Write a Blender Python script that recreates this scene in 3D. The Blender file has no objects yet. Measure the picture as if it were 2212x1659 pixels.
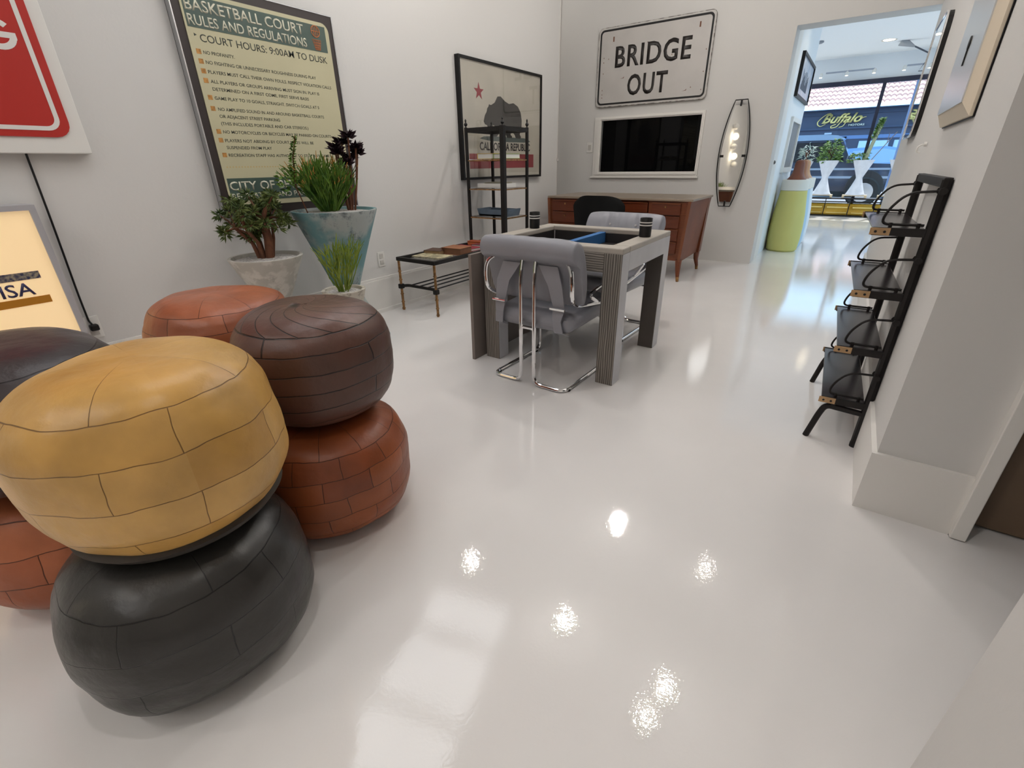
import bpy, bmesh, math, random
from mathutils import Vector, Matrix, noise
random.seed(7)
R_ = math.radians
PI = math.pi
SC = bpy.context.scene
COL = SC.collection

# ------------------------------------------------------------------ camera
cam_d = bpy.data.cameras.new('camera')
cam = bpy.data.objects.new('camera', cam_d); COL.objects.link(cam)
F_PX = 998.93
cam_d.sensor_fit = 'HORIZONTAL'; cam_d.sensor_width = 36.0; cam_d.lens = F_PX / 2212 * 36.0
cam_d.clip_start = 0.02; cam_d.clip_end = 300
_p, _r, _y = 0.442415, -0.0149536, -0.611966
_fw = Vector((math.sin(_y)*math.cos(_p), math.cos(_y)*math.cos(_p), -math.sin(_p)))
_rt = Vector((math.cos(_y), -math.sin(_y), 0)); _up = _rt.cross(_fw)
_xr = math.cos(_r)*_rt + math.sin(_r)*_up
_yu = -math.sin(_r)*_rt + math.cos(_r)*_up
M = Matrix((_xr, _yu, -_fw)).transposed().to_4x4(); M.translation = (0, 0, 1.12)
cam.matrix_world = M
SC.camera = cam

# ------------------------------------------------------------------ sky, sun, exposure
SC.view_settings.view_transform = 'Standard'
SC.view_settings.look = 'None'
SC.view_settings.gamma = 1.0
SC.view_settings.use_curve_mapping = False
SC.view_settings.exposure = 0.0
W = bpy.data.worlds.new('sky'); SC.world = W; W.use_nodes = True
W.node_tree.nodes['Background'].inputs['Color'].default_value = (0.42, 0.74, 1.0, 1)
W.node_tree.nodes['Background'].inputs['Strength'].default_value = 2.9
SC.cycles.use_denoising = True
SC.cycles.max_bounces = 10
SC.cycles.diffuse_bounces = 5
SC.cycles.caustics_reflective = False
SC.cycles.caustics_refractive = False
SC.cycles.sample_clamp_indirect = 6.0

def light(name, kind, loc, energy, color=(1, 1, 1), size=0.1, size_y=None, rot=(0, 0, 0), spot=None, blend=0.6):
    d = bpy.data.lights.new(name, kind); d.energy = energy; d.color = color
    if kind == 'AREA':
        d.shape = 'RECTANGLE'; d.size = size; d.size_y = size_y or size
    elif kind == 'SUN':
        d.angle = R_(0.6)
    else:
        d.shadow_soft_size = size
    if kind == 'SPOT':
        d.spot_size = R_(spot or 110); d.spot_blend = blend
    o = bpy.data.objects.new(name, d); COL.objects.link(o); o.location = loc; o.rotation_euler = rot
    return o
light('sun', 'SUN', (0, 20, 20), 9.0, (1.0, 0.95, 0.88), rot=(R_(-27), R_(8), 0))
# daylight coming down through the main-room skylight, followed by added fill lights
CEIL = 3.2
light('skylight_daylight', 'AREA', (-2.12, 1.52, CEIL+0.02), 22, (0.95, 0.97, 1.0), 0.90, 2.4, (0, 0, R_(15)))
light('rear_fill_light', 'AREA', (-1.2, -2.4, CEIL-0.02), 20, (1.0, 0.98, 0.96), 1.6, 1.6)  # added fill from behind the viewer, no skylight is built there
light('front_fill_light', 'AREA', (2.2, 10.2, 2.98), 60, (0.76, 0.88, 1.0), 1.8, 2.4)  # unseen fill added to brighten the front room
light('front_fill_light', 'AREA', (-2.8, 10.6, 2.98), 60, (0.76, 0.88, 1.0), 1.8, 2.4)  # matching added fill, hidden behind the front room's left wall

# ------------------------------------------------------------------ colours and materials
def lin(c):
    return c/12.92 if c <= 0.04045 else ((c+0.055)/1.055)**2.4
def rgb(r, g, b):
    return (lin(r/255), lin(g/255), lin(b/255), 1)
MATS = {}
def mat(name, color, rough=0.5, metal=0.0, spec=0.5, noise_s=None, noise_amt=0.0, bump_s=None, bump=0.0, emit=None, emit_s=0.0, coat=0.0, color2=None, bdist=0.01):
    if name in MATS: return MATS[name]
    m = bpy.data.materials.new(name); m.use_nodes = True; MATS[name] = m
    nt = m.node_tree; b = nt.nodes['Principled BSDF']
    b.inputs['Base Color'].default_value = color
    b.inputs['Roughness'].default_value = rough
    b.inputs['Metallic'].default_value = metal
    b.inputs['Specular IOR Level'].default_value = spec
    b.inputs['Coat Weight'].default_value = coat
    b.inputs['Coat Roughness'].default_value = 0.05
    if emit:
        b.inputs['Emission Color'].default_value = emit; b.inputs['Emission Strength'].default_value = emit_s
    if noise_s or bump_s:
        tc = nt.nodes.new('ShaderNodeTexCoord')
    if noise_s:
        n = nt.nodes.new('ShaderNodeTexNoise'); n.inputs['Scale'].default_value = noise_s; n.inputs['Detail'].default_value = 5
        nt.links.new(tc.outputs['Object'], n.inputs['Vector'])
        mx = nt.nodes.new('ShaderNodeMix'); mx.data_type = 'RGBA'
        c2 = color2 or tuple(max(0, c*(1-noise_amt)) for c in color[:3]) + (1,)
        mx.inputs['A'].default_value = color; mx.inputs['B'].default_value = c2
        rp = nt.nodes.new('ShaderNodeMapRange'); rp.inputs['From Min'].default_value = 0.38; rp.inputs['From Max'].default_value = 0.62
        nt.links.new(n.outputs['Fac'], rp.inputs['Value']); nt.links.new(rp.outputs['Result'], mx.inputs['Factor'])
        nt.links.new(mx.outputs['Result'], b.inputs['Base Color'])
    if bump_s:
        n2 = nt.nodes.new('ShaderNodeTexNoise'); n2.inputs['Scale'].default_value = bump_s; n2.inputs['Detail'].default_value = 3
        nt.links.new(tc.outputs['Object'], n2.inputs['Vector'])
        bp = nt.nodes.new('ShaderNodeBump'); bp.inputs['Strength'].default_value = bump; bp.inputs['Distance'].default_value = bdist
        nt.links.new(n2.outputs['Fac'], bp.inputs['Height']); nt.links.new(bp.outputs['Normal'], b.inputs['Normal'])
    return m

BW = {}
def leather(name, c1, c2, seam, bw, rh, rough=0.36, mortar=0.0014):
    """leather patchwork: stitched panels laid like bricks over the UV map"""
    m = bpy.data.materials.new(name); m.use_nodes = True; nt = m.node_tree; b = nt.nodes['Principled BSDF']; BW[name] = bw
    uv = nt.nodes.new('ShaderNodeUVMap')
    tc = nt.nodes.new('ShaderNodeTexCoord')
    wn = nt.nodes.new('ShaderNodeTexNoise'); wn.inputs['Scale'].default_value = 9
    nt.links.new(tc.outputs['Object'], wn.inputs['Vector'])
    sub = nt.nodes.new('ShaderNodeVectorMath'); sub.operation = 'SUBTRACT'; sub.inputs[1].default_value = (0.5, 0.5, 0.5)
    nt.links.new(wn.outputs['Color'], sub.inputs[0])
    scl = nt.nodes.new('ShaderNodeVectorMath'); scl.operation = 'SCALE'; scl.inputs['Scale'].default_value = 0.02
    nt.links.new(sub.outputs[0], scl.inputs[0])
    add = nt.nodes.new('ShaderNodeVectorMath'); add.operation = 'ADD'
    nt.links.new(uv.outputs['UV'], add.inputs[0]); nt.links.new(scl.outputs[0], add.inputs[1])
    br = nt.nodes.new('ShaderNodeTexBrick')
    br.inputs['Scale'].default_value = 1; br.inputs['Brick Width'].default_value = bw; br.inputs['Row Height'].default_value = rh
    br.inputs['Mortar Size'].default_value = mortar; br.inputs['Mortar Smooth'].default_value = 0.6
    br.inputs['Color1'].default_value = c1; br.inputs['Color2'].default_value = c2; br.inputs['Mortar'].default_value = seam
    br.offset = 0.43
    nt.links.new(add.outputs[0], br.inputs['Vector'])
    n = nt.nodes.new('ShaderNodeTexNoise'); n.inputs['Scale'].default_value = 7; n.inputs['Detail'].default_value = 4
    nt.links.new(tc.outputs['Object'], n.inputs['Vector'])
    mr = nt.nodes.new('ShaderNodeMapRange'); mr.inputs['From Min'].default_value = .3; mr.inputs['From Max'].default_value = .7
    mr.inputs['To Min'].default_value = .72; mr.inputs['To Max'].default_value = 1.12
    nt.links.new(n.outputs['Fac'], mr.inputs['Value'])
    mul = nt.nodes.new('ShaderNodeMix'); mul.data_type = 'RGBA'; mul.blend_type = 'MULTIPLY'; mul.inputs['Factor'].default_value = 1
    nt.links.new(br.outputs['Color'], mul.inputs['A']); nt.links.new(mr.outputs['Result'], mul.inputs['B'])
    nt.links.new(mul.outputs['Result'], b.inputs['Base Color'])
    inv = nt.nodes.new('ShaderNodeMath'); inv.operation = 'SUBTRACT'; inv.inputs[0].default_value = 1
    nt.links.new(br.outputs['Fac'], inv.inputs[1])
    b1 = nt.nodes.new('ShaderNodeBump'); b1.inputs['Strength'].default_value = 0.8; b1.inputs['Distance'].default_value = 0.006
    nt.links.new(inv.outputs[0], b1.inputs['Height'])
    n3 = nt.nodes.new('ShaderNodeTexNoise'); n3.inputs['Scale'].default_value = 14; n3.inputs['Detail'].default_value = 6
    nt.links.new(tc.outputs['Object'], n3.inputs['Vector'])
    b2 = nt.nodes.new('ShaderNodeBump'); b2.inputs['Strength'].default_value = 0.16; b2.inputs['Distance'].default_value = 0.03
    nt.links.new(n3.outputs['Fac'], b2.inputs['Height']); nt.links.new(b1.outputs['Normal'], b2.inputs['Normal'])
    nt.links.new(b2.outputs['Normal'], b.inputs['Normal'])
    b.inputs['Roughness'].default_value = rough
    b.inputs['Specular IOR Level'].default_value = 0.45
    return m

def grain(name, ca, cb, axis, scale, dist=6, rough=0.6, bump=0.4):
    """combed wood: wavy parallel lines"""
    m = bpy.data.materials.new(name); m.use_nodes = True; nt = m.node_tree; b = nt.nodes['Principled BSDF']
    tc = nt.nodes.new('ShaderNodeTexCoord'); mp = nt.nodes.new('ShaderNodeMapping')
    nt.links.new(tc.outputs['Object'], mp.inputs['Vector'])
    sc = [1, 1, 1]; st = {'X': (1, .6, .12), 'Z': (.12, .6, 1), 'Y': (.12, 1, .12)}[axis]
    mp.inputs['Scale'].default_value = st
    w = nt.nodes.new('ShaderNodeTexWave'); w.wave_type = 'BANDS'; w.bands_direction = axis
    w.inputs['Scale'].default_value = scale; w.inputs['Distortion'].default_value = dist; w.inputs['Detail'].default_value = 2
    w.inputs['Detail Scale'].default_value = 1.3
    nt.links.new(mp.outputs['Vector'], w.inputs['Vector'])
    cr = nt.nodes.new('ShaderNodeValToRGB'); cr.color_ramp.elements[0].color = ca; cr.color_ramp.elements[1].color = cb
    cr.color_ramp.elements[0].position = 0.1; cr.color_ramp.elements[1].position = 0.55
    nt.links.new(w.outputs['Fac'], cr.inputs['Fac']); nt.links.new(cr.outputs['Color'], b.inputs['Base Color'])
    bp = nt.nodes.new('ShaderNodeBump'); bp.inputs['Strength'].default_value = bump; bp.inputs['Distance'].default_value = 0.003
    nt.links.new(w.outputs['Fac'], bp.inputs['Height']); nt.links.new(bp.outputs['Normal'], b.inputs['Normal'])
    b.inputs['Roughness'].default_value = rough
    return m

def glass(name, tint=(1, 1, 1, 1), refl=0.6):
    m = bpy.data.materials.new(name); m.use_nodes = True; nt = m.node_tree
    for n in list(nt.nodes):
        if n.type != 'OUTPUT_MATERIAL': nt.nodes.remove(n)
    out = [n for n in nt.nodes if n.type == 'OUTPUT_MATERIAL'][0]
    t = nt.nodes.new('ShaderNodeBsdfTransparent'); t.inputs['Color'].default_value = tint
    g = nt.nodes.new('ShaderNodeBsdfGlossy'); g.inputs['Roughness'].default_value = 0.01
    fr = nt.nodes.new('ShaderNodeFresnel'); fr.inputs['IOR'].default_value = 1.45
    ml = nt.nodes.new('ShaderNodeMath'); ml.operation = 'MULTIPLY'; ml.inputs[1].default_value = refl
    mx = nt.nodes.new('ShaderNodeMixShader')
    nt.links.new(fr.outputs[0], ml.inputs[0]); nt.links.new(ml.outputs[0], mx.inputs[0])
    nt.links.new(t.outputs[0], mx.inputs[1]); nt.links.new(g.outputs[0], mx.inputs[2]); nt.links.new(mx.outputs[0], out.inputs['Surface'])
    return m

M_WALL = mat('white_wall_paint', rgb(212, 210, 207), 0.7, spec=0.3, bump_s=60, bump=0.06)
M_FWALL = mat('cool_white_wall_paint', rgb(226, 229, 232), 0.7, spec=0.3)
M_CEIL = mat('ceiling_paint', rgb(236, 236, 235), 0.8, spec=0.2)
M_TRIM = mat('white_gloss_trim', rgb(228, 225, 220), 0.45, spec=0.4)
M_FLOOR = mat('glossy_white_epoxy', rgb(232, 229, 227), 0.008, spec=0.55, bump_s=100, bump=0.07, bdist=0.003, noise_s=2.0, noise_amt=0.03)
M_BROWN = mat('shaded_wall_brown', rgb(122, 100, 80), 0.6, noise_s=2, noise_amt=.15)  # brown carries the shade of the wall past the doorway
M_BLACK = mat('black_satin', rgb(13, 11, 11), 0.45, spec=.35)
M_BLACKM = mat('matte_black', rgb(18, 17, 17), 0.7)
M_CHROME = mat('polished_chrome', (0.86, 0.86, 0.87, 1), 0.07, 1.0)
M_ALU = mat('brushed_aluminium', (0.62, 0.63, 0.65, 1), 0.25, 1.0)
M_BRASS = mat('aged_brass', rgb(170, 128, 84), 0.38, 0.85, noise_s=40, noise_amt=.5)
M_WHITE = mat('white_enamel', rgb(225, 223, 218), 0.35)
M_GLASS = glass('clear_glass')
M_MIRROR = mat('mirror_silvering', (0.9, 0.9, 0.88, 1), 0.02, 1.0)
M_GREY = mat('grey_leather', rgb(136, 136, 143), 0.42, bump_s=90, bump=.08, bdist=.004, noise_s=5, noise_amt=.08)

# ------------------------------------------------------------------ mesh helpers
class MB:
    def __init__(s): s.bm = bmesh.new()
    def box(s, x0, x1, y0, y1, z0, z1, bev=0.0, seg=2, mtx=None):
        t = bmesh.new(); bmesh.ops.create_cube(t, size=1)
        for v in t.verts:
            v.co = Vector((x0+(v.co.x+.5)*(x1-x0), y0+(v.co.y+.5)*(y1-y0), z0+(v.co.z+.5)*(z1-z0)))
        if bev: bmesh.ops.bevel(t, geom=list(t.edges), offset=bev, segments=seg, affect='EDGES', profile=.5)
        if mtx is not None: bmesh.ops.transform(t, matrix=mtx, verts=t.verts)
        s._merge(t); return s
    def _merge(s, t):
        me = bpy.data.meshes.new('tmp'); t.to_mesh(me); t.free(); s.bm.from_mesh(me); bpy.data.meshes.remove(me)
    def tube(s, pts, r, n=8, caps=True, r2=None):
        pts = [Vector(p) for p in pts]
        if len(pts) < 2: return s
        rings = []; up = None; N = len(pts)
        for i, p in enumerate(pts):
            a = pts[max(0, i-1)]; b = pts[min(N-1, i+1)]; t = (b-a)
            if t.length < 1e-9: t = Vector((0, 0, 1))
            t.normalize()
            if up is None: up = Vector((0, 0, 1)) if abs(t.z) < .9 else Vector((1, 0, 0))
            sd = t.cross(up)
            if sd.length < 1e-6: sd = t.cross(Vector((0, 1, 0)))
            sd.normalize(); up = sd.cross(t).normalized()
            rr = r if r2 is None else r+(r2-r)*i/(N-1)
            rings.append([s.bm.verts.new(p+sd*math.cos(2*PI*k/n)*rr+up*math.sin(2*PI*k/n)*rr) for k in range(n)])
        for a, b in zip(rings, rings[1:]):
            for k in range(n): s.bm.faces.new((a[k], a[(k+1) % n], b[(k+1) % n], b[k]))
        if caps and n > 2:
            s.bm.faces.new(rings[0][::-1]); s.bm.faces.new(rings[-1])
        return s
    def lathe(s, prof, n=40, c=(0, 0, 0), cap0=True, cap1=True, sx=1, sy=1):
        rings = []
        for r, z in prof:
            rings.append([s.bm.verts.new((c[0]+sx*r*math.cos(2*PI*k/n), c[1]+sy*r*math.sin(2*PI*k/n), c[2]+z)) for k in range(n)])
        for a, b in zip(rings, rings[1:]):
            for k in range(n): s.bm.faces.new((a[k], a[(k+1) % n], b[(k+1) % n], b[k]))
        if cap0: s.bm.faces.new(rings[0][::-1])
        if cap1: s.bm.faces.new(rings[-1])
        return s
    def prism(s, poly, y0, y1, plane='XZ'):
        """extrude a 2-d outline: plane XZ along y, XY along z, YZ along x"""
        f = {'XZ': lambda u, v, w: (u, w, v), 'XY': lambda u, v, w: (u, v, w), 'YZ': lambda u, v, w: (w, u, v)}[plane]
        a = [s.bm.verts.new(f(u, v, y0)) for u, v in poly]; b = [s.bm.verts.new(f(u, v, y1)) for u, v in poly]
        s.bm.faces.new(a); s.bm.faces.new(b[::-1])
        n = len(poly)
        for i in range(n): s.bm.faces.new((a[i], b[i], b[(i+1) % n], a[(i+1) % n]))
        return s
    def face(s, pts):
        s.bm.faces.new([s.bm.verts.new(p) for p in pts]); return s
    def build(s, name, m, parent=None, loc=(0, 0, 0), rot=(0, 0, 0), smooth=None, sharp=35):
        bmesh.ops.recalc_face_normals(s.bm, faces=s.bm.faces)
        me = bpy.data.meshes.new(name); s.bm.to_mesh(me); s.bm.free()
        o = bpy.data.objects.new(name, me); COL.objects.link(o)
        if m: me.materials.append(m)
        o.location = loc; o.rotation_euler = rot
        if parent: o.parent = parent
        if smooth: shade(me, sharp)
        return o
def shade(me, ang=35):
    me.polygons.foreach_set('use_smooth', [True]*len(me.polygons))
    try: me.set_sharp_from_angle(angle=R_(ang))
    except Exception: pass
def rrect(x0, x1, z0, z1, r, n=5):
    out = []
    for cx, cz, a0 in ((x1-r, z1-r, 0), (x0+r, z1-r, 90), (x0+r, z0+r, 180), (x1-r, z0+r, 270)):
        for i in range(n+1):
            a = R_(a0+90*i/n); out.append((cx+r*math.cos(a), cz+r*math.sin(a)))
    return out
def fillet(pts, r, n=5):
    pts = [Vector(p) for p in pts]; out = [pts[0]]
    for i in range(1, len(pts)-1):
        a, p, b = pts[i-1], pts[i], pts[i+1]
        da = (a-p); db = (b-p); rr = min(r, da.length*.48, db.length*.48)
        A = p+da.normalized()*rr; B = p+db.normalized()*rr
        for k in range(n+1):
            t = k/n; out.append(A*(1-t)**2+p*2*t*(1-t)+B*t*t)
    out.append(pts[-1]); return out
def thing(name, label, cat, loc=(0, 0, 0), rz=0, group=None, rot=None):
    o = bpy.data.objects.new(name, None); COL.objects.link(o); o.empty_display_size = .1
    o.location = loc; o.rotation_euler = rot or (0, 0, rz)
    return tag(o, label, cat, group)
def tag(o, label, cat, group=None):
    o['label'] = label; o['category'] = cat
    if group: o['group'] = group
    return o
def struct(o):
    o['kind'] = 'structure'; return o
def copy_tree(o, parent=None):
    c = o.copy(); COL.objects.link(c)
    if parent: c.parent = parent
    for ch in [x for x in bpy.data.objects if x.parent == o]: copy_tree(ch, c)
    return c
def ring_frame(mb, o, i, y0, y1):
    """rectangular frame: outer o and inner i are (x0, x1, z0, z1)"""
    mb.box(o[0], i[0], y0, y1, o[2], o[3]); mb.box(i[1], o[1], y0, y1, o[2], o[3])
    mb.box(i[0], i[1], y0, y1, o[2], i[2]); mb.box(i[0], i[1], y0, y1, i[3], o[3])
    return mb
_FC = {}
def text_mb(mb, s, x0, z0, cap, width=None, y=-0.001, depth=0.001, bold=0.0, shear=0.0, space=1.0, mtx=None, taper=None):
    """lettering in the XZ plane facing -y; cap = height of a capital"""
    cu = bpy.data.curves.new('t', 'FONT'); cu.body = s; cu.size = 1; cu.extrude = 0; cu.shear = shear
    cu.offset = bold; cu.space_character = space; cu.resolution_u = 3
    ob = bpy.data.objects.new('t', cu); COL.objects.link(ob)
    dg = bpy.context.evaluated_depsgraph_get(); dg.update()
    me = bpy.data.meshes.new_from_object(ob.evaluated_get(dg))
    bpy.data.objects.remove(ob); bpy.data.curves.remove(cu)
    t = bmesh.new(); t.from_mesh(me); bpy.data.meshes.remove(me)
    if not t.verts: t.free(); return mb
    xs = [v.co.x for v in t.verts]; k = cap/0.729
    kx = k if not width else width/(max(xs)-min(xs)); mn = min(xs)
    for v in t.verts:
        x, zz = v.co.x, v.co.y
        v.co = Vector((x0+(x-mn)*kx, y, z0+zz*k))
    g = bmesh.ops.extrude_face_region(t, geom=list(t.faces))
    for v in [e for e in g['geom'] if isinstance(e, bmesh.types.BMVert)]: v.co.y -= depth
    if mtx is not None: bmesh.ops.transform(t, matrix=mtx, verts=t.verts)
    mb._merge(t); return mb

# ================================================================== THE SETTING
LX, BY = -3.12, 6.29          # left wall plane, back wall plane
def sbox(name, b, m, bev=0): return struct(MB().box(*b, bev=bev).build(name, m))
sbox('floor', (-5, 4, -5, 13.3, -0.12, 0), M_FLOOR)
sbox('wall_left', (LX-.14, LX, -5, 5.46, 0, CEIL), M_WALL)
sbox('wall_recess', (-4.3, -4.2, 5.3, BY, 0, CEIL), M_WALL)
sbox('wall_recess_return', (-4.3, LX-.14, 5.2, 5.3, 0, CEIL), M_WALL)
sbox('wall_rear', (-5, 4, -4.2, -4.1, 0, CEIL), M_WALL)
# back wall with its internal window opening
WX0, WX1, WZ0, WZ1 = -2.93, -1.68, 1.02, 1.615
mb = MB(); TB = .25
mb.box(-4.3, WX0, BY, BY+TB, 0, CEIL).box(WX1, -.885, BY, BY+TB, 0, CEIL)
mb.box(WX0, WX1, BY, BY+TB, 0, WZ0).box(WX0, WX1, BY, BY+TB, WZ1, CEIL)
struct(mb.build('wall_back', M_WALL))
sbox('trim_header', (-.885, 4, BY, BY+TB, 2.335, CEIL), M_WALL)
# right wall (very slightly turned), its end faces the camera
mb = MB(); mb.prism([(.258, 1.78), (.505, 1.78), (.47, BY), (.22, BY)], 0, CEIL, 'XY')
struct(mb.build('wall_right', M_WALL))
mb = MB(); mb.prism([(.243, 1.765), (.505, 1.765), (.505, 1.78), (.258, 1.78), (.22, BY), (.205, BY)], 0, .225, 'XY')
struct(mb.build('baseboard_right', M_TRIM))
sbox('trim_1', (.505, .545, 1.745, 1.80, .004, 2.4), M_TRIM, .003)
mb = MB(); mb.box(.545, 1.9, 1.86, 1.91, .01, 2.3)
struct(mb.build('shaded_wall_panel', M_BROWN))  # plain panel standing for a shadowy wall, shade is in its colour
sbox('wall_side', (.545, 4, 1.92, 2.0, 0, CEIL), M_WALL)
sbox('wall_side_far', (3.9, 4, -5, 1.92, 0, CEIL), M_WALL)
mb = MB(); mb.prism([(.345, -4.1), (.345, .84), (.60, .90), (.60, -4.1)], 0, CEIL, 'XY')
struct(mb.build('wall_near', M_WALL))
mb = MB(); mb.box(LX, LX+.02, -4.1, 5.44, 0, .27).box(LX, LX+.014, -4.1, 5.44, .27, .288)
mb.box(LX+.018, LX+.034, -4.1, 5.44, 0, .03)
struct(mb.build('baseboard_left', M_TRIM, smooth=False))
# ceiling of the main room with the skylight wells
sbox('ceiling', (-5, 4, -5, BY+TB, CEIL+.03, CEIL+.13), M_CEIL)
# ceiling of front room
sbox('ceiling_front', (-5, 4, BY+TB, 13.3, 3.0, 3.1), M_CEIL)
# front room walls
sbox('wall_front_left', (-1.05, -.91, BY+TB, 8.66, 0, 3.0), M_FWALL)
sbox('wall_front_far_left', (-4.6, -4.5, BY+TB, 13.3, 0, 3.0), M_FWALL)
sbox('wall_front_back', (-4.5, -1.05, BY+TB, BY+TB+.1, 0, 3.0), M_FWALL)
sbox('wall_front_right', (3.4, 3.5, BY+TB, 13.3, 0, 3.0), M_FWALL)
SFY = 13.2
mb = MB(); mb.box(-4.5, 3.4, SFY, SFY+.1, 2.56, 3.0).box(-4.5, -3.2, SFY, SFY+.1, 0, 2.56).box(2.6, 3.4, SFY, SFY+.1, 0, 2.56)
struct(mb.build('wall_shopfront', M_FWALL))
# small door-like window in the front room's left wall and its jamb strip
sbox('trim_2', (-.91, -.895, BY+TB+.002, 6.9, 0, 2.6), M_TRIM)

# skylight wells seen only as reflections in the floor
def skylight(n, cx, cy, sx, sy, rz):
    mb = MB()
    ring_frame(mb, (-sx/2-.06, sx/2+.06, -sy/2-.06, sy/2+.06), (-sx/2, sx/2, -sy/2, sy/2), -.05, .05)
    for k in (-.28, .02, .27): mb.box(-sx/2, sx/2, -.05, .05, sy*k-.03, sy*k+.03)
    o = struct(mb.build('window_%d' % n, M_WHITE, loc=(cx, cy, CEIL-.03), rot=(R_(90), 0, rz)))
skylight(3, -2.12, 1.52, .90, 2.4, R_(15))

# storefront window
M_NAVYF = mat('dark_navy_frame', rgb(28, 30, 52), 0.4)
root = struct(thing('window_2', 'wide street window in a dark navy frame', 'window', (0, SFY, 0)))
mb = MB(); mb.box(-3.2, 2.6, -.05, .05, 2.5, 2.58); mb.build('top_rail', M_NAVYF, root)
MB().box(-3.2, 2.6, -.05, .05, 0, .06).build('bottom_rail', M_NAVYF, root)
MB().box(-.105, -.045, -.04, .04, .06, 2.5).build('mullion', M_NAVYF, root)
MB().box(.43, .49, -.04, .04, .06, 2.5).build('mullion', mat('pale_blue_metal', rgb(120, 150, 200), .4), root)
MB().box(-1.85, -1.79, -.04, .04, .06, 2.5).build('mullion', M_NAVYF, root)
MB().box(-3.2, 2.6, -.005, .005, .06, 2.5).build('pane', glass('window_glass', (.97, .98, 1, 1), .4), root)

# back-wall internal window: frame and a dark pane over an unlit room
root = struct(thing('window_1', 'white framed internal window with a dark pane on the back wall', 'window', (0, BY, 0)))
mb = MB(); ring_frame(mb, (-3.02, -1.645, .965, 1.655), (WX0, WX1, WZ0, WZ1), -.025, .02)
mb.box(-3.045, -1.63, -.035, 0, .948, .966)
ring_frame(mb, (-2.985, -1.66, .985, 1.64), (WX0-.012, WX1+.008, WZ0-.012, WZ1+.012), -.035, -.02)
mb.build('window_frame', M_TRIM, root)
MB().box(WX0, WX1, .03, .04, WZ0, WZ1).build('pane', mat('dark_glass', rgb(8, 8, 9), .02, spec=.12), root)

# ================================================================== POUFS
def pouf(label, loc, r, h, m, rz=0, top=None, rows=5, swirl=0.0, lump=.012, base=None, seed=1, tilt=(0, 0)):
    bm = bmesh.new(); uvl = bm.loops.layers.uv.new('UVMap'); n = 72; K = 60
    prof = []
    for i in range(K+1):
        a = -PI/2+PI*i/K
        c, s = math.cos(a), math.sin(a)
        rr = r*(abs(c)**.52); zz = h/2+h/2*math.copysign(abs(s)**.72, s)
        prof.append((rr, zz))
    L = [0]
    for a, b in zip(prof, prof[1:]): L.append(L[-1]+math.dist(a, b))
    rh = L[-1]/(rows*2+1)
    rings = []; bw = BW[m.name]; U = bw*max(2, round(2*PI*r/bw)); tq = min(range(K), key=lambda q: abs(L[q]-L[-1]*.70)); ls = rh*round(L[tq]/rh); bt = BW[top.name] if top else bw; UT = bt*round(2*PI*r/bt)
    for (rr, zz), l in zip(prof, L):
        ring = []
        puff = .0022*(abs(math.sin(PI*l/rh))**.5) if l < .72*L[-1] else .002
        for k in range(n):
            t = 2*PI*k/n
            d = Vector((math.cos(t), math.sin(t), 0))
            p = d*(rr+(puff if rr > .3*r else 0))+Vector((0, 0, zz))
            q = noise.noise(Vector((p.x*4.5+seed*7.1, p.y*4.5, p.z*5+seed)))*lump + noise.noise(Vector((p.x*13+seed*3, p.y*13, p.z*13)))*lump*.3
            if zz > .03*h: p += d*q*1.2+Vector((0, 0, q*.6 if zz > h*.6 else 0))
            ring.append(bm.verts.new(p))
        rings.append(ring)
    for i in range(K):
        for k in range(n):
            vs = (rings[i][k], rings[i][(k+1) % n], rings[i+1][(k+1) % n], rings[i+1][k])
            if i == 0 or i == K-1:
                pass
            f = bm.faces.new(vs); f.smooth = True; f.material_index = 1 if (top and i >= tq) else 0
            uv = [(k, i), (k+1, i), (k+1, i+1), (k, i+1)]
            for lp, (kk, ii) in zip(f.loops, uv):
                if i >= tq:
                    d_ = L[ii]-L[tq]
                    lp[uvl].uv = (kk/n*UT+swirl*d_/(L[-1]-L[tq]), (ls+rh*.97*(1-math.exp(-d_/rh)))/rh*.08)
                else:
                    lp[uvl].uv = (kk/n*U, (L[ii]*ls/L[tq])/rh*.08)
    bmesh.ops.remove_doubles(bm, verts=bm.verts, dist=1e-5)
    bmesh.ops.recalc_face_normals(bm, faces=bm.faces)
    me = bpy.data.meshes.new('pouf'); bm.to_mesh(me); bm.free(); me.materials.append(m)
    if top: me.materials.append(top)
    if base:
        root = thing('pouf', label, 'pouf', loc, rz)
        o = bpy.data.objects.new('cushion', me); COL.objects.link(o); o.parent = root
        MB().lathe([(.01, -.001), (r*.62, -.001), (r*.80, .012), (r*.88, .035), (r*.80, .05)], 48).build('base_cloth', base, root, smooth=True)
        root['group'] = 'patchwork leather poufs'
        return root
    o = bpy.data.objects.new('pouf', me); COL.objects.link(o); o.location = loc; o.rotation_euler = (tilt[0], tilt[1], rz)
    return tag(o, label, 'pouf', 'patchwork leather poufs')
K_ = (0.01, 0.008, 0.006, 1)
L_YEL = leather('mustard_leather', rgb(206, 164, 96), rgb(192, 146, 74), rgb(136, 98, 48), .30, .08, .34, .0011)
L_BLK = leather('black_leather', rgb(52, 50, 46), rgb(42, 40, 38), rgb(14, 13, 13), .30, .08, .34)
L_DKB = leather('dark_brown_leather', rgb(92, 62, 52), rgb(82, 54, 44), rgb(36, 22, 18), .75, .08, .40, .003)
L_ORG = leather('orange_brown_leather', rgb(150, 82, 44), rgb(132, 66, 34), rgb(70, 32, 16), .15, .08, .40)
L_RED = leather('russet_leather', rgb(160, 92, 60), rgb(146, 80, 50), rgb(78, 38, 22), .20, .08, .38)
L_TAN = leather('terracotta_leather', rgb(178, 104, 66), rgb(160, 88, 54), rgb(92, 46, 26), .17, .08, .42)
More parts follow.
